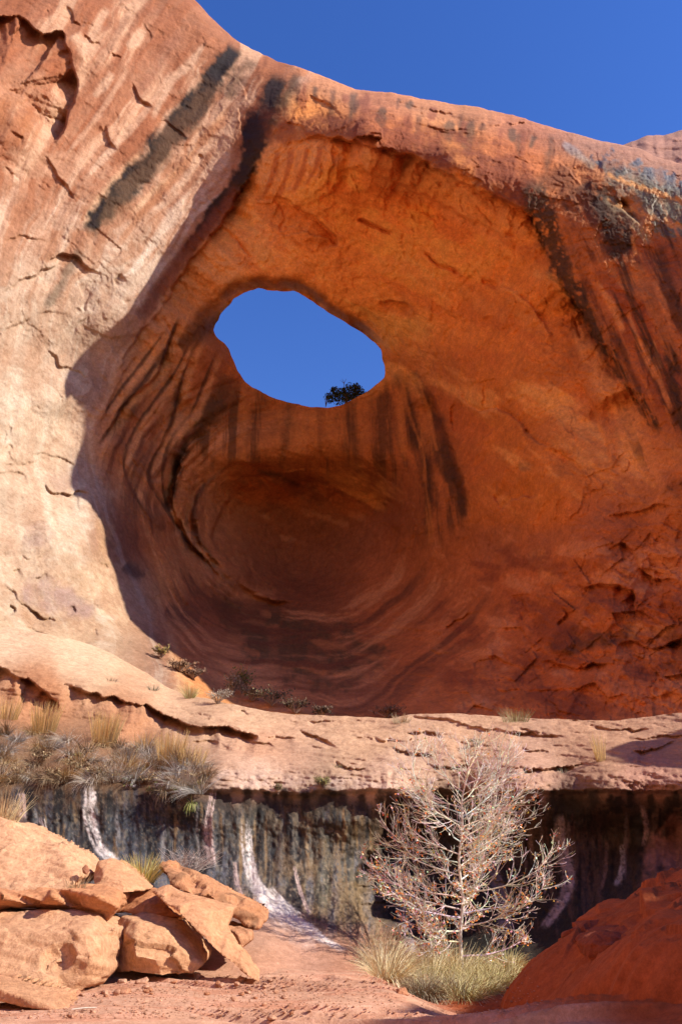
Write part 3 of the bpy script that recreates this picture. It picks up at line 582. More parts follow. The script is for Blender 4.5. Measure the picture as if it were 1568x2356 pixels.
    patch(C, X, Y, [(1259, 1480), (1309, 1438), (1384, 1455), (1454, 1432), (1459, 1480), (1384, 1490), (1284, 1497)], (.10, .045, .04), .88, 14, 541, 8)
    patch(C, X, Y, [(1440, 1290), (1490, 1270), (1510, 1310), (1480, 1335), (1430, 1325)], (.17, .055, .035), .7, 14, 542, 10)
    patch(C, X, Y, [(1395, 1330), (1425, 1322), (1420, 1345), (1395, 1345)], (.52, .25, .16), .7, 8, 543, 5)
    patch(C, X, Y, [(1440, 1335), (1500, 1330), (1515, 1355), (1460, 1355)], (.50, .24, .16), .7, 12, 544, 5)
    patch(C, X, Y, [(1460, 1430), (1568, 1420), (1568, 1500), (1500, 1480)], (.13, .055, .045), .75, 16, 545, 8)
    patch(C, X, Y, [(1530, 1120), (1568, 1100), (1620, 1140), (1568, 1150)], (.08, .04, .035), .85, 8, 546, 6)
    patch(C, X, Y, [(1400, 1240), (1450, 1220), (1430, 1300), (1390, 1320), (1370, 1290)], (.24, .08, .045), .6, 16, 547, 10)
    patch(C, X, Y, [(1520, 1520), (1568, 1510), (1568, 1570), (1540, 1560)], (.16, .06, .04), .7, 10, 548, 8)
    patch(C, X, Y, [(1190, 1070), (1222, 1062), (1220, 1080), (1200, 1082)], (.26, .14, .09), .7, 6, 549, 4)
    for i in range(16):
        x0 = 1150 + (i * 97) % 400; y0 = 1280 + (i * 61) % 260
        stroke(C, X, Y, [(x0, y0), (x0 + 20, y0 - 8), (x0 + 48, y0 - 20)], [8, 13, 7], (.50, .23, .13) if i % 2 else (.27, .09, .05), .5, .9, 550 + i)
    wx = 40 * fbm(X * .006, Y * .006, 0 * X, 3, 590); wy = 40 * fbm(X * .006, Y * .006, 0 * X + 7, 3, 591)
    q = np.hypot((X + wx - 690) / 1.08, (Y + wy - 1190) * 1.0); an = np.arctan2(Y - 1190, X - 690)
    ring = (1 - L) * sst(190, 240, q) * (1 - sst(430, 520, q)) * np.clip(sst(.2, -.3, np.cos(an) - .35) + sst(.2, .6, np.sin(an)), 0, 1) * sst(930, 1000, Y)
    nb = fbm(q * .045, np.cos(an) * 1.5, np.sin(an) * 1.5, 5, 592, .6)
    a = (ring * .75 * sst(.05, .35, nb))[..., None]; C[:] = C * (1 - a) + np.array((.50, .25, .17)) * a
    a = (ring * .8 * sst(.05, .35, -nb))[..., None]; C[:] = C * (1 - a) + np.array((.14, .055, .04)) * a
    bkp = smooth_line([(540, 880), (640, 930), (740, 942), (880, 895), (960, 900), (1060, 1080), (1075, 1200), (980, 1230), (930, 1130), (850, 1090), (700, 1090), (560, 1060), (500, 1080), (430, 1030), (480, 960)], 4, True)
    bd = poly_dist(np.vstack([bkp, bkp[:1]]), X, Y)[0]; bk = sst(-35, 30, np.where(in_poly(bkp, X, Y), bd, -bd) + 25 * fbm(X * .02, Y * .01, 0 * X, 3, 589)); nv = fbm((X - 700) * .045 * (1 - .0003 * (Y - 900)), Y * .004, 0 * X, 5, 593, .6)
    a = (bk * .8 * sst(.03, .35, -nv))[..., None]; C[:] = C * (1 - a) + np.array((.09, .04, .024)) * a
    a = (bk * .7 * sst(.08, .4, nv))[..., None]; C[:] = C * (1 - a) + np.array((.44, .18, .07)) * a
    rf = (1 - L) * sst(0, 60, Y - np.interp(X, [560, 850, 1080, 1240, 1330, 1420, 1520], [470, 350, 440, 540, 720, 860, 1010])) * (1 - sst(1120, 1220, Y)) * (1 - bk) * sst(480, 560, X)
    u = X * .0052 + Y * .0016; v_ = Y * .014 - X * .008
    nr = fbm(u, v_, 0 * X, 5, 594, .6)
    a = (rf * .6 * sst(.05, .4, nr))[..., None]; C[:] = C * (1 - a) + np.array((.74, .40, .18)) * a
    a = (rf * .6 * sst(.05, .4, -nr))[..., None]; C[:] = C * (1 - a) + np.array((.46, .14, .045)) * a
    fl = sst(960, 1050, X) * sst(1200, 1280, Y) * (1 - L)
    nf = fbm(X * .011 + Y * .005, Y * .02 - X * .004, 0 * X, 5, 595, .62)
    a = (fl * .6 * sst(.08, .4, nf))[..., None]; C[:] = C * (1 - a) + np.array((.56, .26, .17)) * a
    a = (fl * .65 * sst(.08, .4, -nf))[..., None]; C[:] = C * (1 - a) + np.array((.20, .055, .035)) * a
    rt = sst(1290, 1380, X - .25 * (Y - 600)) * sst(420, 520, Y) * (1 - sst(1000, 1120, Y)) * (1 - L)
    nq = fbm((X - .42 * Y) * .03, Y * .004, 0 * X, 5, 596, .62)
    a = (rt * .85 * sst(.02, .3, -nq))[..., None]; C[:] = C * (1 - a) + np.array((.06, .028, .018)) * a
    a = (rt * .7 * sst(.12, .4, nq))[..., None]; C[:] = C * (1 - a) + np.array((.44, .16, .07)) * a
    # ---- orange roof: paler sweeps and darker scars
    patch(C, X, Y, [(590, 460), (640, 456), (750, 520), (777, 550), (760, 566), (700, 575), (640, 538), (600, 500)], (.44, .15, .05), .6, 8, 570, 8)
    patch(C, X, Y, [(869, 692), (929, 698), (960, 715), (935, 735), (900, 720)], (.38, .13, .05), .6, 8, 571, 6)
    patch(C, X, Y, [(480, 580), (520, 560), (560, 600), (545, 640), (490, 645)], (.56, .29, .16), .6, 10, 572, 10)
    stroke(C, X, Y, [(840, 400), (960, 440), (1080, 500), (1180, 570)], [14, 20, 20, 12], (.56, .27, .14), .6, .5, 573)
    stroke(C, X, Y, [(800, 345), (860, 365), (960, 390), (1060, 440), (1150, 490), (1220, 560)], [10, 18, 20, 20, 16, 8], (.56, .30, .18), .55, .5, 574)
    stroke(C, X, Y, [(1310, 740), (1370, 850), (1430, 950), (1475, 1040)], [14, 22, 24, 20], (.58, .28, .14), .7, .4, 575)
    stroke(C, X, Y, [(1400, 1020), (1440, 1070), (1480, 1100)], [20, 24, 16], (.58, .30, .18), .6, .5, 576)
    stroke(C, X, Y, [(1370, 935), (1400, 1000), (1420, 1080)], [9, 14, 8], (.42, .15, .06), .6, .4, 577)
    for i in range(14):
        x0 = 620 + (i * 131) % 620; y0 = 480 + (i * 53) % 240
        stroke(C, X, Y, [(x0, y0), (x0 + 40, y0 + 22), (x0 + 90, y0 + 42)], [8, 14, 8], (.54, .25, .10) if i % 2 else (.44, .17, .055), .35, .9, 580 + i)
def cliff_sheen(X, Y):
    C = np.zeros(X.shape + (3,))
    patch(C, X, Y, [(1372, 372), (1434, 366), (1500, 396), (1568, 420), (1600, 540), (1510, 545), (1470, 500), (1425, 445), (1392, 408)], (1, 1, 1), .8, 26, 461, 8, .03)
    return C[..., 0]

def build_cliff():
    xs = np.concatenate([np.linspace(-300, -20, 50), np.arange(-17.0, 1586, 2.3), np.linspace(1590, 1720, 40), np.linspace(1730, 2600, 60)])
    top = np.interp(xs, *smooth_line(SKYLINE, 8).T) + 2.0 * fbm(xs * 0.05, 0 * xs, 0 * xs, 4, 5) + 2.2 * np.clip(ridged(xs * 0.021, 0 * xs + 3, 0 * xs, 3, 8), 0, 1)
    bot = np.interp(xs, *smooth_line(CREST, 8).T) + 30
    NY = 640
    v = np.linspace(0, 1, NY)[:, None]
    PX = np.repeat(xs[None], NY, 0); PY = top[None] * (1 - v) + bot[None] * v
    hole = smooth_line(HOLE, 6, True)
    hole += np.stack([2.8 * fbm(hole[:, 0] * 0.06, hole[:, 1] * 0.06, 0 * hole[:, 0], 3, 21), 2.8 * fbm(hole[:, 0] * 0.06, hole[:, 1] * 0.06, 0 * hole[:, 0] + 9, 4, 22, .65)], 1)
    ins = in_poly(hole, PX, PY)
    keep = ~(ins[:-1, :-1] & ins[1:, :-1] & ins[1:, 1:] & ins[:-1, 1:])
    used = np.zeros(PX.shape, bool)
    for a in (slice(None, -1), slice(1, None)):
        for b in (slice(None, -1), slice(1, None)):
            used[a, b] |= keep
    sn = ins & used
    hc = np.vstack([hole, hole[:1]])
    for r, c in zip(*np.nonzero(sn)):           # the rim of the opening follows its outline
        p = np.array([PX[r, c], PY[r, c]])
        a, b = hc[:-1], hc[1:]; d = b - a
        t = np.clip(((p - a) * d).sum(1) / ((d ** 2).sum(1) + 1e-9), 0, 1)
        q = a + t[:, None] * d
        q = q[np.argmin(((q - p) ** 2).sum(1))]
        PX[r, c], PY[r, c] = q
    D = tps(CLIFF_Y, PX, PY, 0.0004)[..., 0]
    dt = PY - top[None]
    D += 2.6 * np.exp(-np.maximum(dt, 0) / 16.0)           # the top rolls back
    a_, b_ = ray(PX, PY)
    x, y, z = a_ * D, D, 1.7 + b_ * D
    dip = z * 1.0 + 0.25 * x - 0.2 * y
    Lm = left_mask(PX, PY); kn = 1 - 0.55 * Lm
    D += 0.42 * fbm(x * 0.16, y * 0.16, z * 0.16, 3, 1) + kn * (0.18 * fbm(x * 0.6, y * 0.6, z * 0.6, 4, 2) + 0.10 * facet(x * .45 + .3 * fbm(x, y, z, 2, 7), y * .45, z * .45, 70))
    D += 0.03 * fbm(x * 0.5, y * 0.5, dip * 1.6, 4, 3)
    D += 0.03 * fbm(x * 2, y * 2, z * 2, 4, 4, .6)
    cliff_features(D, PX, PY)
    x, y, z = a_ * D, D, 1.7 + b_ * D
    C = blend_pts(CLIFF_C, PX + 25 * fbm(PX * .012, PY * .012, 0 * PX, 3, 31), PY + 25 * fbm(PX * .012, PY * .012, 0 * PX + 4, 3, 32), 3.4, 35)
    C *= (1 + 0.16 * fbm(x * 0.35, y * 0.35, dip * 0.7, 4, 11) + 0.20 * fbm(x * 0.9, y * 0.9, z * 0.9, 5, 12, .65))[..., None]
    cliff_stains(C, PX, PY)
    Lm = left_mask(PX, PY); Am = (1 - Lm) * sst(20, 90, dt)  # alcove colour is warmed and raised below, imitating bounced light
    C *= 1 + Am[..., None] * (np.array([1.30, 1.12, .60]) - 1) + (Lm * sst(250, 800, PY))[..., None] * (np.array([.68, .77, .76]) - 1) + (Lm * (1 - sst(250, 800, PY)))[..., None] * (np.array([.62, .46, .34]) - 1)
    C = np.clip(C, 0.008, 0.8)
    global CLIFF_GRID
    CLIFF_GRID = (PX, PY, D)
    wet = cliff_sheen(PX, PY)
    V = np.stack([x, y, z], -1)
    ny, nx = PX.shape
    F = grid_faces(ny, nx, keep)
    V = V.reshape(-1, 3); C = C.reshape(-1, 3); S = wet.ravel()
    # the top of the bridge, going back behind the skyline
    idx = np.arange(nx); rows = [idx]; VV = [V]; CC = [C]; SS = [S]; FF = [F]; n = len(V)
    prev = V[:nx]; pi = idx
    for k, (dy, dz) in enumerate([(0.5, 0.15), (1.0, 0.2), (1.5, 0.1), (2.0, -0.1), (3.0, -0.5), (6.0, -1.5)]):
        nv = prev + np.array([0, dy, dz]) + np.stack([0 * xs, 0 * xs, 0.12 * fbm(xs * .03, 0 * xs + k, 0 * xs, 3, 60)], 1)
        ni = n + np.arange(nx); n += nx
        VV.append(nv); CC.append(C[:nx]); SS.append(S[:nx] * 0)
        FF.append(np.stack([pi[:-1], pi[1:], ni[1:], ni[:-1]], 1))
        prev, pi = nv, ni
    # the shaft of the pothole above the rim of the opening
    snf = sn.ravel(); f = F
    e = np.concatenate([f[:, [0, 1]], f[:, [1, 2]], f[:, [2, 3]], f[:, [3, 0]]])
    e = e[snf[e[:, 0]] & snf[e[:, 1]]]
    key = np.sort(e, 1); u, inv, cnt = np.unique(key[:, 0].astype(np.int64) * 10000000 + key[:, 1], return_inverse=True, return_counts=True)
    be = e[cnt[inv.ravel()] == 1]
    rv = np.unique(be); mp = {int(a): i for i, a in enumerate(rv)}
    pxr, pyr = PX.ravel()[rv], PY.ravel()[rv]
    ox, oy = pxr - 690, pyr - 800; ol = np.hypot(ox / 190, oy / 130); ox, oy = ox / 190 / ol, oy / 130 / ol
    base = V[rv]; prev_ids = rv.copy()
    vr = base - CAM; vr /= np.linalg.norm(vr, axis=1)[:, None]
    up = np.clip(-oy, 0, 1); dn = np.clip(oy, 0, 1)
    pos = base.copy()
    for k, s in enumerate([0.3, 0.6, 1.0, 2.0, 4.0, 5.0]):
        outw = np.stack([ox * 0.55, 0 * ox, -oy * 0.75], 1)
        pos = pos + s * (vr * 0.75 + outw * (0.35 + 0.15 * k)) + np.stack([0 * ox, dn * s * 0.6, -dn * 0.05 * s], 1)
        ids = n + np.arange(len(rv)); n += len(rv)
        VV.append(pos.copy()); CC.append(C[rv] * 0 + np.array([.42, .19, .10])); SS.append(S[rv] * 0)
        a0 = np.array([mp[int(q)] for q in be[:, 0]]); a1 = np.array([mp[int(q)] for q in be[:, 1]])
        FF.append(np.stack([prev_ids[a1], prev_ids[a0], ids[a0], ids[a1]], 1))
        prev_ids = ids
    V = np.concatenate(VV); C = np.concatenate(CC); S = np.concatenate(SS); F = np.concatenate(FF)
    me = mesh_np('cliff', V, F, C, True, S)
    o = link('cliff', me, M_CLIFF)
    tag(o, 'red sandstone cliff with a round pothole arch open to blue sky', 'cliff', kind='structure')
    return o
build_cliff()
def build_far_dome():
    xs = np.linspace(1330, 2000, 200)
    top = np.interp(xs, *smooth_line([(1330, 372), (1400, 346), (1434, 332), (1470, 319), (1490, 312), (1530, 310), (1568, 299), (1640, 285), (1760, 275), (1900, 290), (2000, 330)], 6).T) + 1.2 * fbm(xs * .08, 0 * xs, 0 * xs, 3, 63)
    v = np.linspace(0, 1, 60)[:, None]
    PX = np.repeat(xs[None], 60, 0); PY = top[None] + 150 * v ** 1.3
    D = 62 - 9 * v ** .7 + 0 * PX
    a_, b_ = ray(PX, PY)
    D += .5 * fbm(PX * .02, PY * .06, 0 * PX, 4, 64) + .25 * facet(PX * .03, PY * .06, 0 * PX, 66)
    x, y, z = a_ * D, D, 1.7 + b_ * D
    C = np.zeros(PX.shape + (3,)) + np.array([.40, .19, .13]); C *= (1 + .3 * fbm(x * .2, z * .6, 0 * x, 4, 65))[..., None]
    V = np.stack([x, y, z], -1).reshape(-1, 3); n = V.shape[0]
    cap = V[:200] + np.array([0, 12, -4]); F = np.concatenate([grid_faces(60, 200), np.stack([np.arange(199), np.arange(1, 200), n + np.arange(1, 200), n + np.arange(199)], 1)])
    me = mesh_np('far_dome', np.concatenate([V, cap]), F, np.concatenate([C.reshape(-1, 3), C[0]]), True, np.zeros(n + 200))
    tag(link('far_dome', me, M_CLIFF), 'rounded red rock knob showing behind the right end of the arch', 'rock dome', kind='structure')
build_far_dome()

# ------------------------------------------------------------------ LEDGE and the seeping wall under it
LEDGE_Y = [
    (-300, 1400, 26.2), (0, 1440, 30.8), (200, 1480, 33.0), (330, 1545, 32.5), (400, 1590, 31.0), (480, 1610, 29), (640, 1640, 28), (850, 1650, 27), (950, 1645, 26.5), (1100, 1645, 26), (1300, 1655, 25), (1400, 1658, 24.5),
    (1568, 1640, 23.5), (1720, 1630, 22), (2000, 1640, 19), (2600, 1700, 15),
    (0, 1530, 27.6), (100, 1565, 27.2), (200, 1590, 27), (330, 1635, 26.6), (480, 1675, 25.6), (250, 1550, 29.5), (400, 1620, 28.5),
    (0, 1610, 26.8), (100, 1640, 26.6), (200, 1660, 26.4), (330, 1690, 26), (480, 1705, 25.4),
    (0, 1700, 24), (200, 1720, 23.8), (400, 1750, 23.2), (500, 1760, 22.9), (0, 1790, 22), (200, 1800, 22), (400, 1830, 21.8),
    (640, 1720, 25), (850, 1730, 24.2), (1100, 1740, 23.4), (1300, 1750, 22.6), (1568, 1740, 21.3), (-300, 1750, 21), (-300, 1900, 19.5), (-300, 2100, 18),
    (600, 1800, 22.3), (750, 1810, 22), (900, 1825, 21.6), (1200, 1838, 21), (1400, 1835, 20.3), (1568, 1820, 19.6), (1720, 1810, 18.5), (2000, 1800, 16), (2600, 1850, 12.5),
    (0, 1900, 21.2), (200, 1900, 21.6), (400, 1900, 21.9), (600, 1900, 22.1), (750, 1900, 21.9), (820, 1900, 22), (900, 1900, 23.2), (1000, 1900, 23.4), (1200, 1900, 23), (1400, 1900, 22.2), (1568, 1900, 21.4),
    (0, 2050, 20), (300, 2000, 20.8), (450, 2000, 21), (600, 2000, 21.2), (750, 2050, 20.9), (815, 2100, 20.6), (600, 2070, 20.0), (560, 2130, 18.8), (680, 2130, 19.4), (900, 2050, 22.7), (1100, 2050, 22.7),
    (1100, 2180, 21.3), (900, 2180, 20.9), (1300, 2000, 22), (1300, 2150, 20.4), (1500, 2000, 20.5), (1568, 2100, 19), (1720, 2000, 18), (2000, 2000, 15.5), (2600, 2050, 12),
    (600, 2180, 17.6), (700, 2200, 17.9), (820, 2235, 17.4), (300, 2180, 16.5), (0, 2180, 16), (1000, 2260, 20), (1300, 2260, 19), (600, 2280, 15.2), (300, 2300, 14.5), (0, 2300, 14),
]
LEDGE_C = [
    (0, 1440, .62, .38, .24), (200, 1500, .64, .40, .25), (400, 1600, .62, .36, .22), (600, 1650, .62, .36, .22), (850, 1690, .62, .35, .21), (1100, 1680, .60, .33, .20), (1400, 1700, .52, .27, .16), (1568, 1690, .5, .26, .16),
    (100, 1610, .45, .19, .09), (300, 1670, .46, .20, .10), (600, 1720, .54, .27, .16), (600, 1770, .60, .36, .25), (900, 1790, .58, .34, .23), (1200, 1800, .52, .28, .19), (1500, 1790, .46, .22, .15),
    (100, 1730, .26, .13, .07), (300, 1745, .26, .13, .07), (20, 1790, .16, .08, .04), (100, 1795, .16, .08, .04), (200, 1795, .16, .08, .04), (300, 1805, .16, .08, .04), (420, 1820, .18, .09, .045),
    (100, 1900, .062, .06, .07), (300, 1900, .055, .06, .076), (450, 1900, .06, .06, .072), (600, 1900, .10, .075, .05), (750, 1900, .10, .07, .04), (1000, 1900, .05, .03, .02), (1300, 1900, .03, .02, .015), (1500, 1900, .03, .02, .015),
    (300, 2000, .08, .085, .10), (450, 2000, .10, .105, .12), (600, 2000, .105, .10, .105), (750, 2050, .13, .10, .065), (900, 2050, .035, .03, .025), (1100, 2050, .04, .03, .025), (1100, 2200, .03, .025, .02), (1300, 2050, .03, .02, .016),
    (600, 2130, .50, .25, .16), (700, 2180, .52, .25, .16), (600, 2250, .55, .26, .16), (300, 2250, .55, .27, .17), (0, 2200, .5, .26, .17), (820, 2230, .45, .2, .12),
]
def ledge_features(D, X, Y):
    for i, (pts, a, r, sd) in enumerate([
        ([(-60, 1520), (0, 1538), (35, 1555), (80, 1570), (110, 1598), (125, 1612), (142, 1632)], 1.6, 95, 1), ([(140, 1570), (195, 1590), (240, 1603), (280, 1610), (350, 1630), (400, 1655), (450, 1670), (500, 1673), (550, 1680), (600, 1695)], 1.5, 75, 1),
        ([(420, 1705), (490, 1705), (540, 1725)], .5, 22, 1), ([(555, 1705), (620, 1710), (640, 1725)], .4, 25, 1), ([(684, 1675), (714, 1690), (780, 1720)], .6, 30, 1), ([(600, 1690), (680, 1700), (760, 1735)], .4, 25, 1),
        ([(909, 1668), (949, 1650), (1034, 1660), (1094, 1675), (1184, 1685), (1264, 1693), (1334, 1695)], .6, 30, 1), ([(925, 1684), (980, 1684), (1024, 1697)], .6, 22, 1), ([(884, 1715), (934, 1730), (1009, 1740)], .5, 25, 1),
        ([(1044, 1705), (1100, 1712), (1140, 1716)], .5, 22, 1), ([(1134, 1760), (1209, 1770), (1284, 1768), (1339, 1755), (1400, 1758)], .7, 25, 1), ([(1180, 1670), (1230, 1685), (1290, 1700)], .3, 20, 1), ([(640, 1650), (700, 1660), (790, 1662)], .35, 16, 1), ([(800, 1690), (850, 1700), (940, 1705)], .35, 18, 1),
        ([(1440, 1720), (1480, 1730), (1568, 1700)], .6, 30, 1), ([(1340, 1660), (1420, 1680), (1500, 1672)], .4, 20, 1), ([(1450, 1700), (1520, 1695), (1600, 1690)], .4, 22, 1), ([(1180, 1720), (1240, 1728), (1300, 1722)], .3, 18, 1), ([(960, 1760), (1040, 1765), (1100, 1758)], .35, 20, 1), ([(760, 1745), (800, 1765), (850, 1770)], .5, 22, 1),
        ([(500, 1620), (560, 1640), (650, 1652)], .25, 14, 1), ([(420, 1630), (480, 1650), (520, 1658)], .25, 14, 1), ([(540, 1790), (600, 1800), (680, 1795)], .3, 16, 1)]):
        step(D, X, Y, pts, a if i < 2 else a * 0.7, r if i < 2 else r * 1.4, 600 + i, side=sd, edge=1.8, wob=7, tail=.08 if i < 2 else .3)
    step(D, X, Y, [(930, 1845), (892, 1860), (885, 1920), (850, 1960), (826, 1995), (820, 2060), (836, 2130), (850, 2190)], 1.6, 500, 640, side=-1, edge=5, wob=7, tail=.03)
    # ragged dripping lip
    yl = 1822 + 10 * fbm(X * .03, 0 * X, 0 * X, 4, 641)
    m = sst(-6, 8, Y - yl) * (1 - sst(20, 80, Y - yl))
    D += 0.35 * m * sst(430, 520, X)
    dr = sst(1840, 1880, Y) * (1 - sst(2080, 2180, Y))
    D += dr * 0.09 * fbm(X * 0.045, Y * 0.006, 0 * X, 4, 642) + dr * 0.05 * fbm(X * .09, Y * .07, 0 * X, 3, 643)
    up = 1 - sst(1790, 1830, Y)
    D += up * 0.10 * ridged((X + Y * 1.5) * 0.02, Y * 0.11 - X * 0.012, 0 * X, 4, 644)
    rr = sst(1740, 1790, Y) * (1 - sst(1815, 1840, Y)) * sst(480, 560, X)
    D += rr * 0.10 * fbm(X * .08, Y * .08, 0 * X, 3, 645)
SALT = (.62, .54, .50); PSALT = (.50, .36, .32)
def ledge_stains(C, X, Y):
    wl = sst(1835, 1860, Y + 30 * (1 - sst(400, 500, X)) + 14 * fbm(X * .03, 0 * X, 0 * X, 4, 650)) * (1 - sst(2060, 2140, Y - 60 * sst(600, 800, X) + 10 * fbm(X * .02, Y * .02, 0 * X, 3, 651)))
    n = fbm(X * 0.045, Y * 0.005, 0 * X, 6, 652, .65); g = fbm(X * .09, Y * .09, 0 * X, 4, 653, .6)
    lit = 1 - sst(860, 910, X)  # paints the lit wall with bright specks and the shaded recess darker
    for a, c in ((wl * lit * .8 * sst(.05, .35, n), (.105, .10, .118)), (wl * lit * .9 * sst(.0, .25, -n), (.016, .015, .017)), (wl * lit * .6 * sst(.12, .4, g), (.17, .13, .09)), (wl * .6 * sst(.12, .4, -g), (.03, .022, .018)),
                 (wl * (1 - lit) * .7 * sst(.1, .4, n), (.11, .06, .045)), (wl * lit * sst(520, 700, X) * .45 * sst(-.1, .3, fbm(X * .05, Y * .02, 0 * X, 4, 654)), (.24, .145, .06))):
        C[:] = C * (1 - a[..., None]) + np.array(c) * a[..., None]
    sp = fbm(X * .22, Y * .13, 0 * X, 4, 655, .7)
    a = (wl * lit * .45 * sst(.16, .42, sp))[..., None]; C[:] = C * (1 - a) + np.array((.30, .22, .15)) * a
    a = (wl * .7 * sst(.12, .4, -sp))[..., None]; C[:] = C * (1 - a) + np.array((.02, .017, .016)) * a
    C *= (1 - .45 * wl * lit * (1 - sst(1900, 2060, Y)))[..., None]
    rr = random.Random(9)
    for i in range(110):
        x0 = rr.uniform(-20, 880) if i < 80 else rr.uniform(900, 1568); y0 = 1835 + rr.uniform(0, 60) if i % 3 else 1835 + rr.uniform(40, 130); ln = rr.uniform(60, 190)
        c = [(.012, .011, .013), (.17, .155, .15), (.16, .10, .05), (.02, .016, .014)][i % 4] if x0 < 880 else [(.012, .009, .009), (.10, .05, .04), (.16, .11, .11)][i % 3]
        if 520 < x0 < 880 and i % 4 == 1: c = (.22, .14, .07)
        stroke(C, X, Y, [(x0, y0), (x0 + rr.uniform(-4, 6), y0 + ln * .5), (x0 + rr.uniform(-4, 12), y0 + ln)], [2, rr.uniform(2.5, 6), 2], c, .8, .8, 820 + i, .2, .05, .5, .25)
    for i in range(16):
        a = i / 15; x1 = 600 + 190 * a; y1 = 2110 + 80 * a + 12 * math.sin(i * 2.7)
        stroke(C, X, Y, [(574 + 3 * math.sin(i), 1990 + 10 * math.sin(i * 1.7)), (590 + 40 * a, 2055 + 10 * a), (x1, y1)], [2, 3.5, 3], SALT, .6, .8, 940 + i, .2, .05, .6, .3)
    # drips of black at the lip
    for i in range(34):
        x0 = 500 + i * 33 + 12 * math.sin(i * 4.7); y0 = 1818 + 8 * math.sin(i * 2.1) + (6 if x0 > 900 else 0)
        stroke(C, X, Y, [(x0, y0), (x0 + 2, y0 + 16), (x0 + 1, y0 + 44)], [7, 11, 9], (.035, .025, .02), .9, .5, 660 + i, .1, .05)
    for i, (p, wd, c, o) in enumerate([
        ([(206, 1800), (208, 1840), (204, 1872), (218, 1925), (236, 1958), (268, 1982)], [7, 14, 13, 10, 14, 22], SALT, .95), ([(493, 1806), (486, 1845), (477, 1900), (482, 1960), (490, 1995)], [3, 5, 12, 16, 8], PSALT, .95),
        ([(568, 1880), (568, 1940), (578, 2005), (600, 2058), (648, 2105), (700, 2128), (750, 2165), (800, 2190)], [2, 9, 14, 20, 24, 16, 11, 6], SALT, .95), ([(676, 1990), (690, 2050), (712, 2105)], [3, 6, 5], PSALT, .85), ([(50, 1822), (54, 1850), (50, 1885)], [4, 8, 14], PSALT, .85),
        ([(95, 1878), (106, 1915), (136, 1948)], [4, 7, 12], SALT, .85), ([(540, 1980), (545, 2030), (560, 2070)], [4, 7, 5], PSALT, .8), ([(620, 2040), (650, 2075), (690, 2105)], [5, 12, 6], SALT, .8), ([(1284, 1870), (1289, 1940), (1306, 2005), (1302, 2050), (1276, 2100), (1244, 2140)], [10, 17, 20, 18, 14, 10], (.40, .30, .29), .95),
        ([(1262, 1950), (1264, 2010), (1250, 2060)], [3, 4, 3], (.36, .28, .27), .8), ([(1430, 1940), (1430, 2000), (1414, 2040)], [4, 6, 10], (.42, .36, .36), .85), ([(1474, 1850), (1486, 1900), (1478, 1950)], [7, 9, 5], (.34, .22, .2), .85), ([(1395, 1930), (1392, 2000), (1380, 2050)], [4, 6, 4], (.22, .13, .11), .7),
        ([(912, 1960), (905, 2040), (935, 2130), (945, 2200)], [6, 14, 18, 18], (.26, .22, .25), .8), ([(1120, 1970), (1150, 2060), (1160, 2150)], [14, 24, 22], (.24, .19, .20), .8), ([(1220, 1900), (1222, 1970)], [7, 6], (.2, .12, .09), .7), ([(935, 1850), (955, 1920), (940, 2000)], [18, 24, 14], (.14, .07, .04), .6)]):
        stroke(C, X, Y, p, np.array(wd) * .8, c, o * .55, .9, 700 + i, .06, .06, .9, .6)
        for q in range(7):
            dx = 7 * math.sin(q * 2.3 + i); sc_ = max(wd) / 14.0
            stroke(C, X, Y, [(a + dx * sc_, b) for a, b in p], np.array(wd) * .26, tuple(min(.75, z * (.85 + .12 * (q % 4))) for z in c), o * .8, 1.0, 750 + i * 9 + q, .12, .05, .7, .55)
    patch(C, X, Y, [(1500, 1915), (1568, 1890), (1600, 2000), (1480, 2030)], (.36, .17, .13), .85, 16, 720, 10)
    patch(C, X, Y, [(600, 2090), (680, 2110), (740, 2160), (700, 2180), (620, 2130)], (.56, .38, .31), .6, 14, 721, 12)
    patch(C, X, Y, [(20, 1860), (60, 1900), (140, 1950), (230, 1990), (120, 1990), (30, 1930)], (.36, .22, .17), .6, 16, 722, 10)
    # grey salts on the rough band above the lip
    patch(C, X, Y, [(520, 1775), (700, 1785), (900, 1800), (900, 1822), (700, 1815), (520, 1815)], (.52, .38, .31), .5, 10, 723, 8)
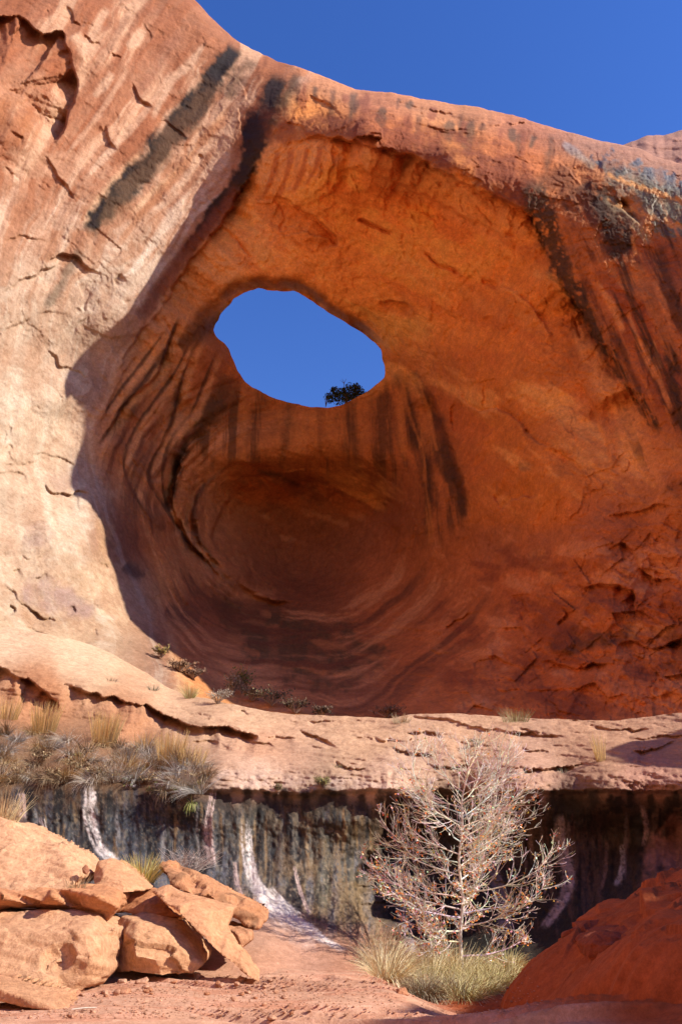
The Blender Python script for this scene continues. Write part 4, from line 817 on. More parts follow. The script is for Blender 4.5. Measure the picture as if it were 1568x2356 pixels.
def build_ledge():
    xs = np.concatenate([np.linspace(-300, -20, 40), np.arange(-17.0, 1586, 2.3), np.linspace(1590, 1720, 30), np.linspace(1730, 2600, 50)])
    top = np.interp(xs, *smooth_line(CREST, 8).T) + 1.8 * fbm(xs * 0.05, 0 * xs, 0 * xs, 4, 15)
    NY = 300
    v = np.linspace(0, 1, NY)[:, None]
    PX = np.repeat(xs[None], NY, 0); PY = top[None] * (1 - v) + 2300 * v
    D = tps(LEDGE_Y, PX, PY, 0.0003)[..., 0]
    a_, b_ = ray(PX, PY)
    x, y, z = a_ * D, D, 1.7 + b_ * D
    up = 1 - sst(1800, 1850, PY)
    D += 0.22 * fbm(x * 0.3, y * 0.3, z * 0.5, 3, 1) + 0.10 * fbm(x * 0.9, y * 0.9, z * 1.5, 4, 2)
    bed = z + 0.14 * x - 0.05 * y
    D += up * 0.10 * fbm(x * 0.35, y * 0.35, bed * 4.5, 4, 6)
    D += 0.03 * fbm(x * 4, y * 4, z * 4, 4, 4)
    ledge_features(D, PX, PY)
    x, y, z = a_ * D, D, 1.7 + b_ * D
    C = blend_pts(LEDGE_C, PX + 14 * fbm(PX * .02, PY * .02, 0 * PX, 3, 31), PY + 14 * fbm(PX * .02, PY * .02, 0 * PX + 4, 3, 32), 4.0, 20)
    C *= (1 + 0.12 * fbm(x * 0.6, y * 0.6, bed * 3, 4, 11))[..., None]
    tl = (1 - sst(1480, 1600, PY)) * (1 - sst(150, 420, PX)); C *= np.array([.82, .89, .90]) + tl[..., None] * (np.array([.82, .90, .94]) - np.array([.82, .89, .90]))
    ledge_stains(C, PX, PY)
    C = np.clip(C, 0.01, 0.8)
    global LEDGE_GRID
    LEDGE_GRID = (PX, PY, D)
    wetm = sst(1840, 1900, PY) * (1 - sst(2080, 2160, PY)) * 0.6
    V = np.stack([x, y, z], -1).reshape(-1, 3); C = C.reshape(-1, 3); S = wetm.ravel()
    nx = len(xs); F = [grid_faces(NY, nx)]; VV = [V]; CC = [C]; SS = [S]; n = len(V); prev = V[:nx]; pi = np.arange(nx)
    for dy, dz in [(0.4, 0.0), (0.8, -0.15), (1.2, -0.4), (2.0, -1.0)]:
        nv = prev + np.array([0, dy, dz]); ni = n + np.arange(nx); n += nx
        VV.append(nv); CC.append(C[:nx]); SS.append(S[:nx]); F.append(np.stack([pi[:-1], pi[1:], ni[1:], ni[:-1]], 1)); prev, pi = nv, ni
    me = mesh_np('ledge', np.concatenate(VV), np.concatenate(F), np.concatenate(CC), True, np.concatenate(SS))
    o = link('ledge', me, M_LEDGE)
    tag(o, 'sloping sandstone ledge above a dark seeping wall streaked with white salts', 'ledge', kind='structure')
build_ledge()

# ------------------------------------------------------------------ GROUND
def ground_z(x, y):
    z = 0.10 * fbm(x * 0.35, y * 0.35, 0 * x, 3, 71)
    pool = sst(0.3, 1.6, x - 0.10 * (17 - y)) * sst(11.2, 13.2, y + 0.35 * (x - 1.4))
    z = z - 0.34 * pool
    # the slickrock mound
    xw = x + .5 * fbm(x * .4, y * .4, 0 * x, 3, 78); yw = y + .4 * fbm(x * .4, y * .4, 0 * x + 5, 3, 79)
    ex = np.sqrt(np.maximum(0, 1 - np.clip(np.hypot((xw - 8.2) / 5.7, (yw - 13.6) / 5.2), 0, 1) ** 2))
    z = z + 2.25 * np.clip(ex, 0, 1) ** 1.35
    z = z + .30 * (1 - sst(.45, 1.0, np.hypot((xw - 4.6) / 3.6, (yw - 10.6) / 2.2)))
    # broken beds: low risers facing the viewer
    q = (y + .35 * x) * 2.0 + 1.5 * fbm(x * .35, y * .7, 0 * x, 2, 75)
    stp = np.floor(q) + sst(.80, .97, q - np.floor(q)) - q
    z = z + (.10 + .10 * sst(0, 2, x)) * stp * sst(.0, .3, fbm(x * .3, y * .6, 0 * x + 3, 3, 76) + .25) * (1 - .6 * pool) * (1 - .85 * sst(.1, .5, ex))
    hm = sst(.15, .8, ex)
    z = z + hm * (.20 * facet(x * .8, y * 1.0, 0 * x, 77) + .10 * facet(x * 2.0, y * 2.4, 0 * x, 80) - .10 * np.clip(ridged(x * .8, y * .8, 0 * x, 4, 81), 0, 1))
    return z
def build_ground():
    gx = np.concatenate([-np.geomspace(400, 8, 40), np.arange(-7.8, 9.5, 0.03), np.geomspace(10, 400, 40)])
    gy = np.concatenate([-np.geomspace(300, 3, 30), np.arange(-2, 9.6, 0.4), np.arange(10, 20.5, 0.03), np.geomspace(21, 600, 40)])
    X, Y = np.meshgrid(gx, gy)
    Z = ground_z(X, Y)
    Z += 0.045 * fbm(X * 0.7, Y * 2.2, 0 * X, 4, 72) + 0.014 * fbm(X * 3, Y * 9, 0 * X, 4, 73) + .006 * ridged(X * 5, Y * 7, 0 * X, 3, 68)
    Z -= 6.0 * sst(21, 26, Y) * 0
    far = sst(30, 80, np.hypot(X, Y)); Z = Z * (1 - far)
    global GROUND_GRID
    GROUND_GRID = (gx, gy, Z)
    C = np.zeros(X.shape + (3,)) + np.array([.50, .275, .175])
    n = fbm(X * 0.5, Y * 1.2, 0 * X, 4, 74)
    C *= (1 + 0.16 * n)[..., None]
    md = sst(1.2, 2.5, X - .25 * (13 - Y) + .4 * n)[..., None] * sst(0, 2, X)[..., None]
    st = sst(.05, .35, fbm(X * 1.2, Y * 3.5, 0 * X, 4, 69))[..., None] * .5; C = C * (1 - st) + st * np.array([.44, .17, .09])
    st = sst(.08, .35, fbm(X * 1.6, Y * 2.5, 0 * X + 3, 4, 67))[..., None] * .45; C = C * (1 - st) + st * np.array([.60, .33, .22])
    C = C * (1 - md) + md * np.array([.37, .088, .024]) * (1 + 0.25 * n)[..., None]  # mound and right ground: red rock painted darker for shade
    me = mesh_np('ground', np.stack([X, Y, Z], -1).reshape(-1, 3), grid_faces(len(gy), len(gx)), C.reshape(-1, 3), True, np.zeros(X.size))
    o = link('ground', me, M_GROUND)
    tag(o, 'red slickrock ground with a rounded mound beside the pool', 'ground', kind='structure')
build_ground()

# ------------------------------------------------------------------ unseen canyon walls; the right one's crest is shaped to cast shade
def build_unseen_walls():
    prof = [(-3, 2), (-1, 9), (1, 14), (3, 16.4), (5.6, 15.8), (5.75, 13.5), (6.0, 13.4), (6.2, 15.4), (7.6, 15.0), (7.8, 13.5), (8.2, 13.4), (8.4, 14.5), (9, 14.2), (12.5, 13.2), (14, 11.6), (16, 11.5), (17.5, 14.5), (18.3, 15.0), (19.0, 14.6), (19.6, 13.8), (20.3, 13), (25, 11), (34, 9)]
    ys = np.arange(-3, 34, 0.12); hs = np.interp(ys, *np.array(prof).T) + 0.25 * fbm(ys * 0.6, 0 * ys, 0 * ys, 4, 81)
    us = np.linspace(0, 1, 40)
    U, Yg = np.meshgrid(us, ys)
    H = hs[:, None]
    Z = np.where(U < 0.5, -1 + (H + 1) * (U / 0.5), H - 0.6 * np.sin(np.clip(U - .5, 0, 1) * 6.28) + 26 * (U - .5) * sst(.6, .9, U))
    X = np.where(U < 0.5, 17.5 + 2.5 * (U / 0.5) ** 2, 20 + (U - 0.5) * 80)
    n = fbm(X * 0.3, Yg * 0.3, Z * 0.3, 4, 82); X = X + 0.7 * n * np.clip(1 - U * 1.9, 0, 1)
    C = np.zeros(X.shape + (3,)) + np.array([.42, .15, .07]); C *= (1 + 0.2 * n)[..., None]
    me = mesh_np('unseen_canyon_wall', np.stack([X, Yg, Z], -1).reshape(-1, 3), grid_faces(len(ys), len(us))[:, ::-1], C.reshape(-1, 3), True, np.zeros(X.size))
    tag(link('unseen_canyon_wall', me, M_CLIFF), 'unseen red sandstone canyon wall beyond the mound, shaped to shade it', 'unseen canyon wall', kind='structure')
    # unseen wall added behind the viewer, angled to the sun for warm fill
    xs = np.linspace(-62, 50, 140); us = np.linspace(0, 1, 60)
    U, Xg = np.meshgrid(us, xs)
    H = 62 + 8 * fbm(xs * .03, 0 * xs, 0 * xs, 4, 84)[:, None]
    Z = -1 + H * U; Yg = -48 - 26 * U ** 1.5 - 0.8 * (Xg + 20)
    n = fbm(Xg * .12, Yg * .12, Z * .2, 5, 85); Yg = Yg + 2.5 * n
    C = np.zeros(Xg.shape + (3,)) + np.array([.50, .24, .12]); C *= (1 + 0.25 * n)[..., None]
    me = mesh_np('unseen_canyon_wall', np.stack([Xg, Yg, Z], -1).reshape(-1, 3), grid_faces(len(xs), len(us)), C.reshape(-1, 3), True, np.zeros(Xg.size))
    tag(link('unseen_canyon_wall', me, M_CLIFF), 'unseen red sandstone canyon wall added behind the viewer for warm fill', 'unseen canyon wall', kind='structure')
    # unseen sunlit wall added at left to bounce warm light into the alcove
    ys = np.linspace(-46, 27, 110); us = np.linspace(0, 1, 60)
    U, Yg = np.meshgrid(us, ys)
    H = 50 + 7 * fbm(ys * .03, 0 * ys, 0 * ys, 4, 86)[:, None]
    Z = -1 + H * U; X = -30 - 12 * U ** 2 - 0.006 * (Yg - 10) ** 2 + 2.2 * fbm(Yg * .12, Z * .2, 0 * Z, 5, 87)
    C = np.zeros(X.shape + (3,)) + np.array([.55, .27, .14]); C *= (1 + 0.25 * fbm(Yg * .2, Z * .2, 0 * Z, 4, 88))[..., None]
    me = mesh_np('unseen_canyon_wall', np.stack([X, Yg, Z], -1).reshape(-1, 3), grid_faces(len(ys), len(us))[:, ::-1], C.reshape(-1, 3), True, np.zeros(X.size))
    tag(link('unseen_canyon_wall', me, M_CLIFF), 'unseen sunlit red sandstone canyon wall added at left for bounce light', 'unseen canyon wall', kind='structure')
build_unseen_walls()

# ------------------------------------------------------------------ surface lookups, so that things stand on what carries them
def ledge_at(px, py, off=0.0):
    PX, PY, D = LEDGE_GRID
    j = int(np.argmin(np.abs(PX[0] - px))); i = int(np.argmin(np.abs(PY[:, j] - py)))
    return at(px, py, float(D[i, j]) - off)
def cliff_at(px, py, off=0.0):
    PX, PY, D = CLIFF_GRID
    j = int(np.argmin(np.abs(PX[0] - px))); i = int(np.argmin(np.abs(PY[:, j] - py)))
    return at(px, py, float(D[i, j]) - off)
def floor_at(px, py):
    a, b = ray(px, py); Y = np.arange(9.0, 24.0, 0.02)
    gx, gy, Z = GROUND_GRID
    g = Z[np.clip(np.searchsorted(gy, Y), 0, len(gy) - 1), np.clip(np.searchsorted(gx, a * Y), 0, len(gx) - 1)]; k = int(np.argmax(1.7 + b * Y <= g)); Yk = float(Y[k])
    return Vector((float(a) * Yk, Yk, float(g[k])))

# ------------------------------------------------------------------ rocks
from mathutils.geometry import delaunay_2d_cdt
M_ROCK = rock_material('boulder_sandstone', 2.6, bed_rot=(0.3, 0.2, 0), bump=0.95)
def finish_rock(name, V, F, base, vox, amp, seed, col, strata=(0.2, 0.1, 1.0), hollows=(), varnish=0.25, dark=None, smooth_it=1):
    me0 = bpy.data.meshes.new('rough'); me0.from_pydata([tuple(v) for v in V], [], F); me0.update()
    bm = bmesh.new(); bm.from_mesh(me0); bmesh.ops.recalc_face_normals(bm, faces=bm.faces); bm.to_mesh(me0); bm.free()
    o0 = bpy.data.objects.new('rough', me0); COL.objects.link(o0)
    r = o0.modifiers.new('r', 'REMESH'); r.mode = 'VOXEL'; r.voxel_size = vox
    sm = o0.modifiers.new('s', 'SMOOTH'); sm.factor = 0.5; sm.iterations = smooth_it
    dg = bpy.context.evaluated_depsgraph_get(); ev = o0.evaluated_get(dg); me = bpy.data.meshes.new_from_object(ev)
    bpy.data.objects.remove(o0); bpy.data.meshes.remove(me0)
    n = len(me.vertices); P = np.zeros(n * 3); me.vertices.foreach_get('co', P); P = P.reshape(-1, 3)
    N = np.zeros(n * 3); me.vertices.foreach_get('normal', N); N = N.reshape(-1, 3)
    W = P + np.array(base)
    x, y, z = W.T
    bed = x * strata[0] + y * strata[1] + z * strata[2]
    wq = .25 * fbm(x * 2, y * 2, z * 2, 3, seed + 20)
    d = 0.4 * fbm(x * 1.3, y * 1.3, z * 1.3, 3, seed) + 1.0 * facet(x * 1.1 + wq, y * 1.1, z * 1.3 + wq, seed + 3) - .45 * sst(.45, .8, ridged(x * .3, y * .3, bed * 3.2 + .4 * wq, 2, seed + 31)) + .3 * facet(x * 3.2 + wq, y * 3.2, z * 4, seed + 30)
    d = d + 0.55 * fbm(x * .6, y * .6, bed * 9, 4, seed + 5) + 0.26 * fbm(x * 9, y * 9, z * 9, 4, seed + 7, .65)
    for hx, hy, hz, hr, hd in hollows:
        q = np.sqrt((x - hx) ** 2 + (y - hy) ** 2 + (z - hz) ** 2) / hr
        d = d - hd / amp * np.clip(1 - q * q, 0, 1) ** 0.5
    P = P + N * (amp * d)[:, None]
    me.vertices.foreach_set('co', P.ravel()); me.update()
    c = np.array(col)[None] * (1 + 0.14 * fbm(x * 1.5, y * 1.5, bed * 5, 4, seed + 9) + .10 * fbm(x * 6, y * 6, z * 6, 4, seed + 10) + .12 * fbm(x * 18, y * 18, z * 18, 3, seed + 12))[:, None]
    m = (varnish * sst(.0, .45, fbm(x * 1.1, y * 1.1, z * 1.1, 4, seed + 11)))[:, None]
    c = c * (1 - m) + m * np.array((.46, .19, .085))
    if dark is not None:
        m = sst(dark[0], dark[1], fbm(x * 2.5, y * 2.5, z * 2.5, 4, seed + 13))[:, None] * .8; c = c * (1 - m) + m * np.array(dark[2])
    a = me.attributes.new('rock_colour', 'FLOAT_COLOR', 'POINT'); cc = np.ones((n, 4)); cc[:, :3] = np.clip(c, .01, .8); a.data.foreach_set('color', cc.astype(np.float32).ravel())
    me.polygons.foreach_set('use_smooth', np.ones(len(me.polygons), bool)); me.name = name
    o = link(name, me, M_ROCK); o.location = base
    return o
def face_rock(name, label, outline, inner, T, seed, vox=0.035, amp=0.05, col=(.55, .31, .19), shrink=0.75, drop=0.0, hollows=(), group=None, cat='boulder', **kw):
    """a solid rock: its near side is given by points (with distance), its far side stands T behind"""
    pts = [Vector((p[0], -p[1])) for p in list(outline) + list(inner)]
    n = len(outline)
    r = delaunay_2d_cdt(pts, [(i, (i + 1) % n) for i in range(n)], [list(range(n))[::-1]], 1, 0.001)
    vs, _, fs = r[0], r[1], r[2]
    orig = r[3]; allp = list(outline) + list(inner)
    P = []
    for k, v in enumerate(vs):
        Y = allp[orig[k][0]][2] if orig[k] else 14
        P.append(at(v.x, -v.y, Y))
    c = sum(P, Vector()) / len(P); m = len(P)
    Bk = [Vector((c.x + (p.x - c.x) * shrink, p.y + T, c.z + (p.z - c.z) * shrink - drop)) for p in P]
    F = [tuple(f) for f in fs] + [tuple(q + m for q in f[::-1]) for f in fs]
    ed = {}
    for f in fs:
        for i in range(len(f)):
            e = (f[i], f[(i + 1) % len(f)]); ed[e] = 1
    for a, b in ed:
        if (b, a) not in ed: F.append((b, a, a + m, b + m))
    zmin = min(p.z for p in P); base = Vector((c.x, c.y + T * .4, zmin))
    V = [p - base for p in P + Bk]
    o = finish_rock(name, V, F, base, vox * .8, amp, seed, tuple(np.array(col) * np.array([.98, .90, .80])), hollows=hollows, **kw)
    return tag(o, label, cat, group)
def small_rock(name, label, p, sx, sy, sz, seed, rot=0.0, col=(.54, .29, .18), group=None, cat='rock'):
    rnd = random.Random(seed); bm = bmesh.new()
    for i in range(16):
        th = rnd.uniform(0, 6.28); ph = math.acos(rnd.uniform(-1, 1))
        k = rnd.uniform(.85, 1.1)
        x, y, z = math.sin(ph) * math.cos(th) * k * sx, math.sin(ph) * math.sin(th) * k * sy, math.cos(ph) * k * sz
        bm.verts.new((x * math.cos(rot) - z * math.sin(rot), y, x * math.sin(rot) + z * math.cos(rot) + sz * .6))
    bmesh.ops.convex_hull(bm, input=bm.verts); bm.verts.index_update()
    loose = [v for v in bm.verts if not v.link_faces]; bmesh.ops.delete(bm, geom=loose, context='VERTS'); bm.verts.index_update()
    V = [v.co.copy() for v in bm.verts]; F = [tuple(v.index for v in f.verts) for f in bm.faces]; bm.free()
    s = max(sx, sy, sz)
    o = finish_rock(name, V, F, p, max(0.012, s * 0.075), s * .10, seed, col)
    return tag(o, label, cat, group)

def build_rocks():
    face_rock('boulder', 'big smooth pale boulder behind the flat slab at the foot of the seeping wall',
              [(-250, 1840, 17.2), (0, 1878, 17.2), (45, 1898, 17.0), (100, 1932, 16.8), (132, 1942, 16.6), (165, 1960, 16.4), (195, 1994, 16.1), (192, 2013, 15.6), (165, 2046, 15.2), (60, 2062, 15.0), (-235, 2062, 15.0)],
              [(20, 1960, 16.2), (100, 1990, 15.9), (150, 1990, 15.8), (60, 2020, 15.5)], 2.2, 11, .045, .07, (.62, .38, .24), shrink=.8, varnish=.15)
    face_rock('boulder', 'flat ledge slab with an undercut edge lying over the hollowed boulder',
              [(-190, 2040, 15.3), (0, 2042, 15.2), (120, 2040, 15.2), (250, 2038, 15.3), (268, 2050, 15.0), (276, 2068, 14.8), (271, 2088, 14.7), (250, 2116, 14.8), (222, 2110, 15.0), (170, 2092, 15.0), (90, 2086, 14.9), (0, 2094, 14.8), (-205, 2096, 14.8)],
              [(0, 2062, 14.2), (120, 2060, 14.2), (220, 2062, 14.3), (100, 2075, 14.5)], 1.6, 12, .035, .06, (.56, .28, .15), shrink=.85, varnish=.4)
    hc = at(132, 2198, 13.45)
    face_rock('boulder', 'large square boulder with a round hollow in its face',
              [(-230, 2094, 14.7), (0, 2096, 14.6), (50, 2090, 14.6), (140, 2095, 14.6), (200, 2100, 14.6), (221, 2114, 14.4), (241, 2142, 14.2), (262, 2136, 14.5), (256, 2200, 14.3), (248, 2236, 14.1), (222, 2266, 13.9), (150, 2296, 13.6), (0, 2290, 13.4), (-215, 2290, 13.4)],
              [(0, 2140, 13.8), (100, 2140, 13.8), (190, 2140, 13.8), (210, 2200, 13.55), (130, 2200, 13.5), (40, 2200, 13.5), (100, 2260, 13.3), (200, 2240, 13.6), (0, 2240, 13.3)], 1.8, 13, .04, .055, (.57, .34, .21), shrink=.9,
              hollows=[(hc.x, hc.y, hc.z, .27, .22)], varnish=.12)
    face_rock('boulder', 'low layered slab lying at the foot of the hollowed boulder',
              [(-180, 2240, 12.9), (0, 2248, 12.8), (65, 2270, 12.6), (140, 2304, 12.3), (152, 2334, 11.9), (75, 2322, 12.0), (0, 2306, 12.1), (-200, 2290, 12.2)], [(0, 2275, 12.1), (60, 2296, 12.0), (110, 2312, 12.0)], .9, 14, .03, .045, (.57, .32, .19), shrink=.9)
    face_rock('boulder', 'middle block with a bright front and a shaded left side under the leaning slab',
              [(266, 2122, 15.6), (280, 2105, 15.6), (325, 2104, 15.7), (390, 2110, 15.7), (416, 2115, 15.6), (441, 2160, 15.4), (471, 2202, 15.2), (465, 2222, 15.0), (430, 2242, 14.9), (370, 2252, 14.7), (300, 2238, 14.8), (258, 2238, 15.3), (255, 2180, 15.5)],
              [(318, 2125, 15.0), (312, 2200, 14.55), (305, 2165, 14.7), (380, 2140, 15.0), (420, 2190, 14.8), (360, 2210, 14.6)], 1.4, 15, .035, .045, (.58, .34, .20), shrink=.9, varnish=.12)
    face_rock('boulder', 'long slab leaning down across the middle block to the ground',
              [(352, 2051, 15.7), (385, 2037, 15.9), (410, 2050, 15.8), (480, 2066, 15.9), (541, 2086, 15.9), (521, 2134, 15.5), (545, 2170, 15.3), (572, 2208, 15.1), (597, 2238, 14.9), (596, 2262, 14.7), (570, 2246, 14.7), (500, 2190, 14.7), (450, 2140, 14.8), (415, 2106, 14.9), (375, 2076, 15.2)],
              [(415, 2085, 15.0), (470, 2120, 14.95), (520, 2175, 14.85), (565, 2222, 14.75), (440, 2075, 15.35), (490, 2095, 15.4)], .32, 16, .03, .035, (.57, .31, .18), shrink=.96, varnish=.15)
    face_rock('boulder', 'upper leaning slab with a bitten edge propped behind the long slab',
              [(369, 1992, 16.9), (385, 1984, 17.0), (450, 2012, 17.0), (500, 2034, 17.0), (565, 2064, 16.9), (621, 2096, 16.7), (597, 2137, 16.3), (565, 2128, 16.3), (530, 2098, 16.2), (480, 2062, 16.2), (440, 2062, 16.2), (395, 2042, 16.3), (381, 2012, 16.5)],
              [(420, 2020, 16.4), (500, 2058, 16.3), (560, 2085, 16.3)], .7, 17, .035, .07, (.52, .27, .15), shrink=.9, varnish=.4, dark=(.15, .4, (.25, .12, .06)))
    face_rock('boulder', 'pointed tilted slab with a split face standing behind the flat ledge slab',
              [(213, 2012, 16.2), (225, 1983, 16.4), (255, 1972, 16.5), (280, 1984, 16.4), (310, 2010, 16.3), (346, 2046, 16.0), (285, 2056, 15.6), (215, 2046, 15.7)], [(240, 2010, 15.85), (285, 2030, 15.75)], .8, 18, .03, .03, (.60, .34, .20), shrink=.9, varnish=.12)
    face_rock('boulder', 'rust coloured stack of broken layers wedged under the leaning slab',
              [(284, 2050, 16.2), (355, 2048, 16.2), (382, 2080, 16.0), (420, 2112, 15.9), (330, 2112, 15.8), (276, 2096, 15.9)], [(330, 2078, 15.8)], .9, 19, .035, .06, (.48, .22, .11), shrink=.9, varnish=.4)
    face_rock('boulder', 'small layered block tucked below the bitten end of the upper slab',
              [(508, 2126, 16.2), (545, 2128, 16.2), (580, 2140, 16.1), (578, 2165, 15.9), (556, 2182, 15.8), (530, 2165, 15.9)], [(545, 2150, 15.7)], .6, 20, .03, .05, (.50, .26, .15), shrink=.9)
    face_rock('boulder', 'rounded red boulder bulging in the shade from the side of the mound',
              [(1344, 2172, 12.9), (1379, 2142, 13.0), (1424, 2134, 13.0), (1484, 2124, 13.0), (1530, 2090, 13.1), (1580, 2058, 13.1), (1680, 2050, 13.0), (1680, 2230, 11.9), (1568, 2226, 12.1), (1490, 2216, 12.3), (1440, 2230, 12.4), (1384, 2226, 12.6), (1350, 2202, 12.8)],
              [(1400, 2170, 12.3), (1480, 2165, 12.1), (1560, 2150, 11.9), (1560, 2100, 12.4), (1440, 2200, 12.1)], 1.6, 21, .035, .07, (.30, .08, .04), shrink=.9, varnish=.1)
    # small stones
    for i, (px, py, w_, h_, lab) in enumerate([
        (282, 2284, 38, 14, 'flat pale stone lying in front of the middle block'), (328, 2262, 30, 14, 'square red stone beside the flat pale stone'), (281, 2262, 22, 14, 'round stone resting against the hollowed boulder'),
        (175, 2290, 22, 14, 'small wedge stone by the low layered slab'), (553, 2262, 24, 16, 'rounded stone under the lower end of the long slab'), (452, 2248, 20, 12, 'small rough stone beneath the long slab'),
        (215, 2268, 26, 22, 'upright chip leaning on the corner of the hollowed boulder'), (246, 2250, 18, 20, 'narrow stone in the gap between the hollowed boulder and the middle block'), (490, 2258, 14, 9, 'pebble on the rubble slope under the long slab'),
        (400, 2262, 15, 8, 'pebble below the bright front of the middle block'), (360, 2272, 11, 7, 'smallest pebble near the square red stone'), (190, 2272, 15, 10, 'stubby stone between the wedge stone and the upright chip'),
        (925, 2288, 34, 18, 'pale rock at the rim of the grassy pool'), (979, 2268, 26, 30, 'reddish rock standing among the pool grass'), (1010, 2262, 16, 10, 'low red stone beside the standing rock in the grass')]):
        p = floor_at(px, py); sc = p.y / FPX * 1.12
        small_rock('rock', lab, p - Vector((0, 0, h_ * sc * .12)), w_ * sc / 2, w_ * sc / 2.4, h_ * sc / 2, 40 + i, 0.2 * math.sin(i * 2.2), (.56, .31, .19) if i % 3 else (.48, .22, .12))
    rnd = random.Random(5)
    for i in range(46):
        px = rnd.uniform(170, 660) if i < 34 else rnd.uniform(20, 900); py = rnd.uniform(2262, 2300) if i < 34 else rnd.uniform(2290, 2350)
        p = floor_at(px, py); s = rnd.uniform(.02, .06)
        small_rock('pebble', 'little red pebble scattered on the slickrock', p, s * 1.3, s, s * .7, 100 + i, rnd.uniform(-.3, .3), (.54, .29, .18) if rnd.random() < .7 else (.42, .18, .09), 'pebbles scattered on the slickrock', 'pebble')
    V, F, C = [], [], []
    for i in range(2600):
        px = rnd.gauss(420, 260) if i % 3 else rnd.uniform(-40, 1250); py = 2345 - abs(rnd.gauss(0, 42)) if i % 2 else rnd.gauss(2272, 16)
        if not (2235 < py < 2356): continue
        p = floor_at(px, py); s_ = rnd.uniform(.006, .015) * (1.8 if rnd.random() < .12 else 1); n0 = len(V)
        a_ = rnd.uniform(0, 3.14)
        for dx, dy, dz in ((1, 0, .1), (.2, .9, .2), (-1, .1, 0), (-.1, -.9, .1), (0, 0, 1.0), (0, 0, -.6)):
            k = rnd.uniform(.7, 1.2); V.append((p.x + s_ * k * (dx * math.cos(a_) - dy * math.sin(a_)) * 1.3, p.y + s_ * k * (dx * math.sin(a_) + dy * math.cos(a_)), p.z + .004 + s_ * k * dz * .8))
        F += [(n0, n0 + 1, n0 + 4), (n0 + 1, n0 + 2, n0 + 4), (n0 + 2, n0 + 3, n0 + 4), (n0 + 3, n0, n0 + 4), (n0 + 1, n0, n0 + 5), (n0 + 2, n0 + 1, n0 + 5), (n0 + 3, n0 + 2, n0 + 5), (n0, n0 + 3, n0 + 5)]
        k = rnd.uniform(.55, 1.2); C += [tuple(v * k for v in (.54, .28, .17))] * 6
    o = link('gravel', mesh_np('gravel', np.array(V), np.array(F), np.array(C), False, np.zeros(len(V))), M_GROUND)
    tag(o, 'fine red gravel and grit strewn over the slickrock', 'gravel', kind='stuff')
    p = at(196, 2012, 15.5)
    small_rock('rock', 'little dark stone perched on the end of the big smooth boulder', p, .075, .07, .11, 70, .2, (.30, .12, .07))
build_rocks()

# ------------------------------------------------------------------ plants
def plant_material(name, rough=0.8):
    t = NT(name)
    a = t.add('ShaderNodeAttribute', attribute_name='plant_colour')
    n = t.noise(30, 3, .6, t.coords())
    t.l(t.mix(a.outputs['Color'], t.ramp(n, .3, .7, (.8, .8, .8, 1), (1.15, 1.15, 1.15, 1)), 1.0, 'MULTIPLY'), t.b.inputs['Base Color'])
    t.b.inputs['Roughness'].default_value = rough; t.b.inputs['Specular IOR Level'].default_value = .2
    return t.m
M_PLANT = plant_material('plant_matter'); M_BARK = plant_material('pale_bark', .7)
class Blades:
    def __init__(s): s.V = []; s.F = []; s.C = []
    def blade(s, p, d, L, wd, droop, col, seg=4, side=None):
        p = Vector(p); d = Vector(d).normalized()
        sd = d.cross(Vector((0, -1, .2))).normalized() if side is None else Vector(side)
        i0 = len(s.V); q = p.copy()
        for k in range(seg + 1):
            t = k / seg; w_ = wd * (1 - t * .85) * .5
            s.V += [q - sd * w_, q + sd * w_]; c = [min(.9, x * (.8 + .35 * t)) for x in col]; s.C += [c, c]
            if k < seg: s.F.append((i0 + 2 * k, i0 + 2 * k + 1, i0 + 2 * k + 3, i0 + 2 * k + 2))
            d = (d + Vector((0, 0, -droop / seg))).normalized(); q = q + d * (L / seg)
    def leaf(s, p, n, sz, col, rnd):
        p = Vector(p); n = Vector(n).normalized(); a = n.orthogonal().normalized(); b = n.cross(a); r = rnd.uniform(0, 6.28)
        u = (a * math.cos(r) + b * math.sin(r)) * sz; v = (b * math.cos(r) - a * math.sin(r)) * sz * .6
        i0 = len(s.V); s.V += [p - u, p + v, p + u, p - v]; s.C += [col] * 4; s.F.append((i0, i0 + 1, i0 + 2, i0 + 3))
    def tube(s, pts, rad, col, n=5):
        i0 = len(s.V); N = len(pts)
        for k, p in enumerate(pts):
            p = Vector(p); d = (Vector(pts[min(k + 1, N - 1)]) - Vector(pts[max(k - 1, 0)])).normalized(); a = d.orthogonal().normalized(); b = d.cross(a)
            for j in range(n):
                th = 6.2832 * j / n; s.V.append(p + (a * math.cos(th) + b * math.sin(th)) * rad[k]); s.C.append(col)
        for k in range(N - 1):
            for j in range(n):
                s.F.append((i0 + k * n + j, i0 + k * n + (j + 1) % n, i0 + (k + 1) * n + (j + 1) % n, i0 + (k + 1) * n + j))
    def mesh(s, name):
        return add_col(mesh_np(name, np.array([tuple(v) for v in s.V]), np.array(s.F), None, False), s.C)
def add_col(me, C):
    a = me.attributes.new('plant_colour', 'FLOAT_COLOR', 'POINT'); c = np.ones((len(C), 4), np.float32); c[:, :3] = np.array(C); a.data.foreach_set('color', c.ravel()); return me
STRAW = (.74, .50, .19); GREY = (.30, .25, .20); PALE = (.55, .44, .26); GREEN = (.10, .16, .04); OLIVE = (.22, .22, .07); BROWN = (.20, .10, .05); SAGE = (.30, .29, .20)
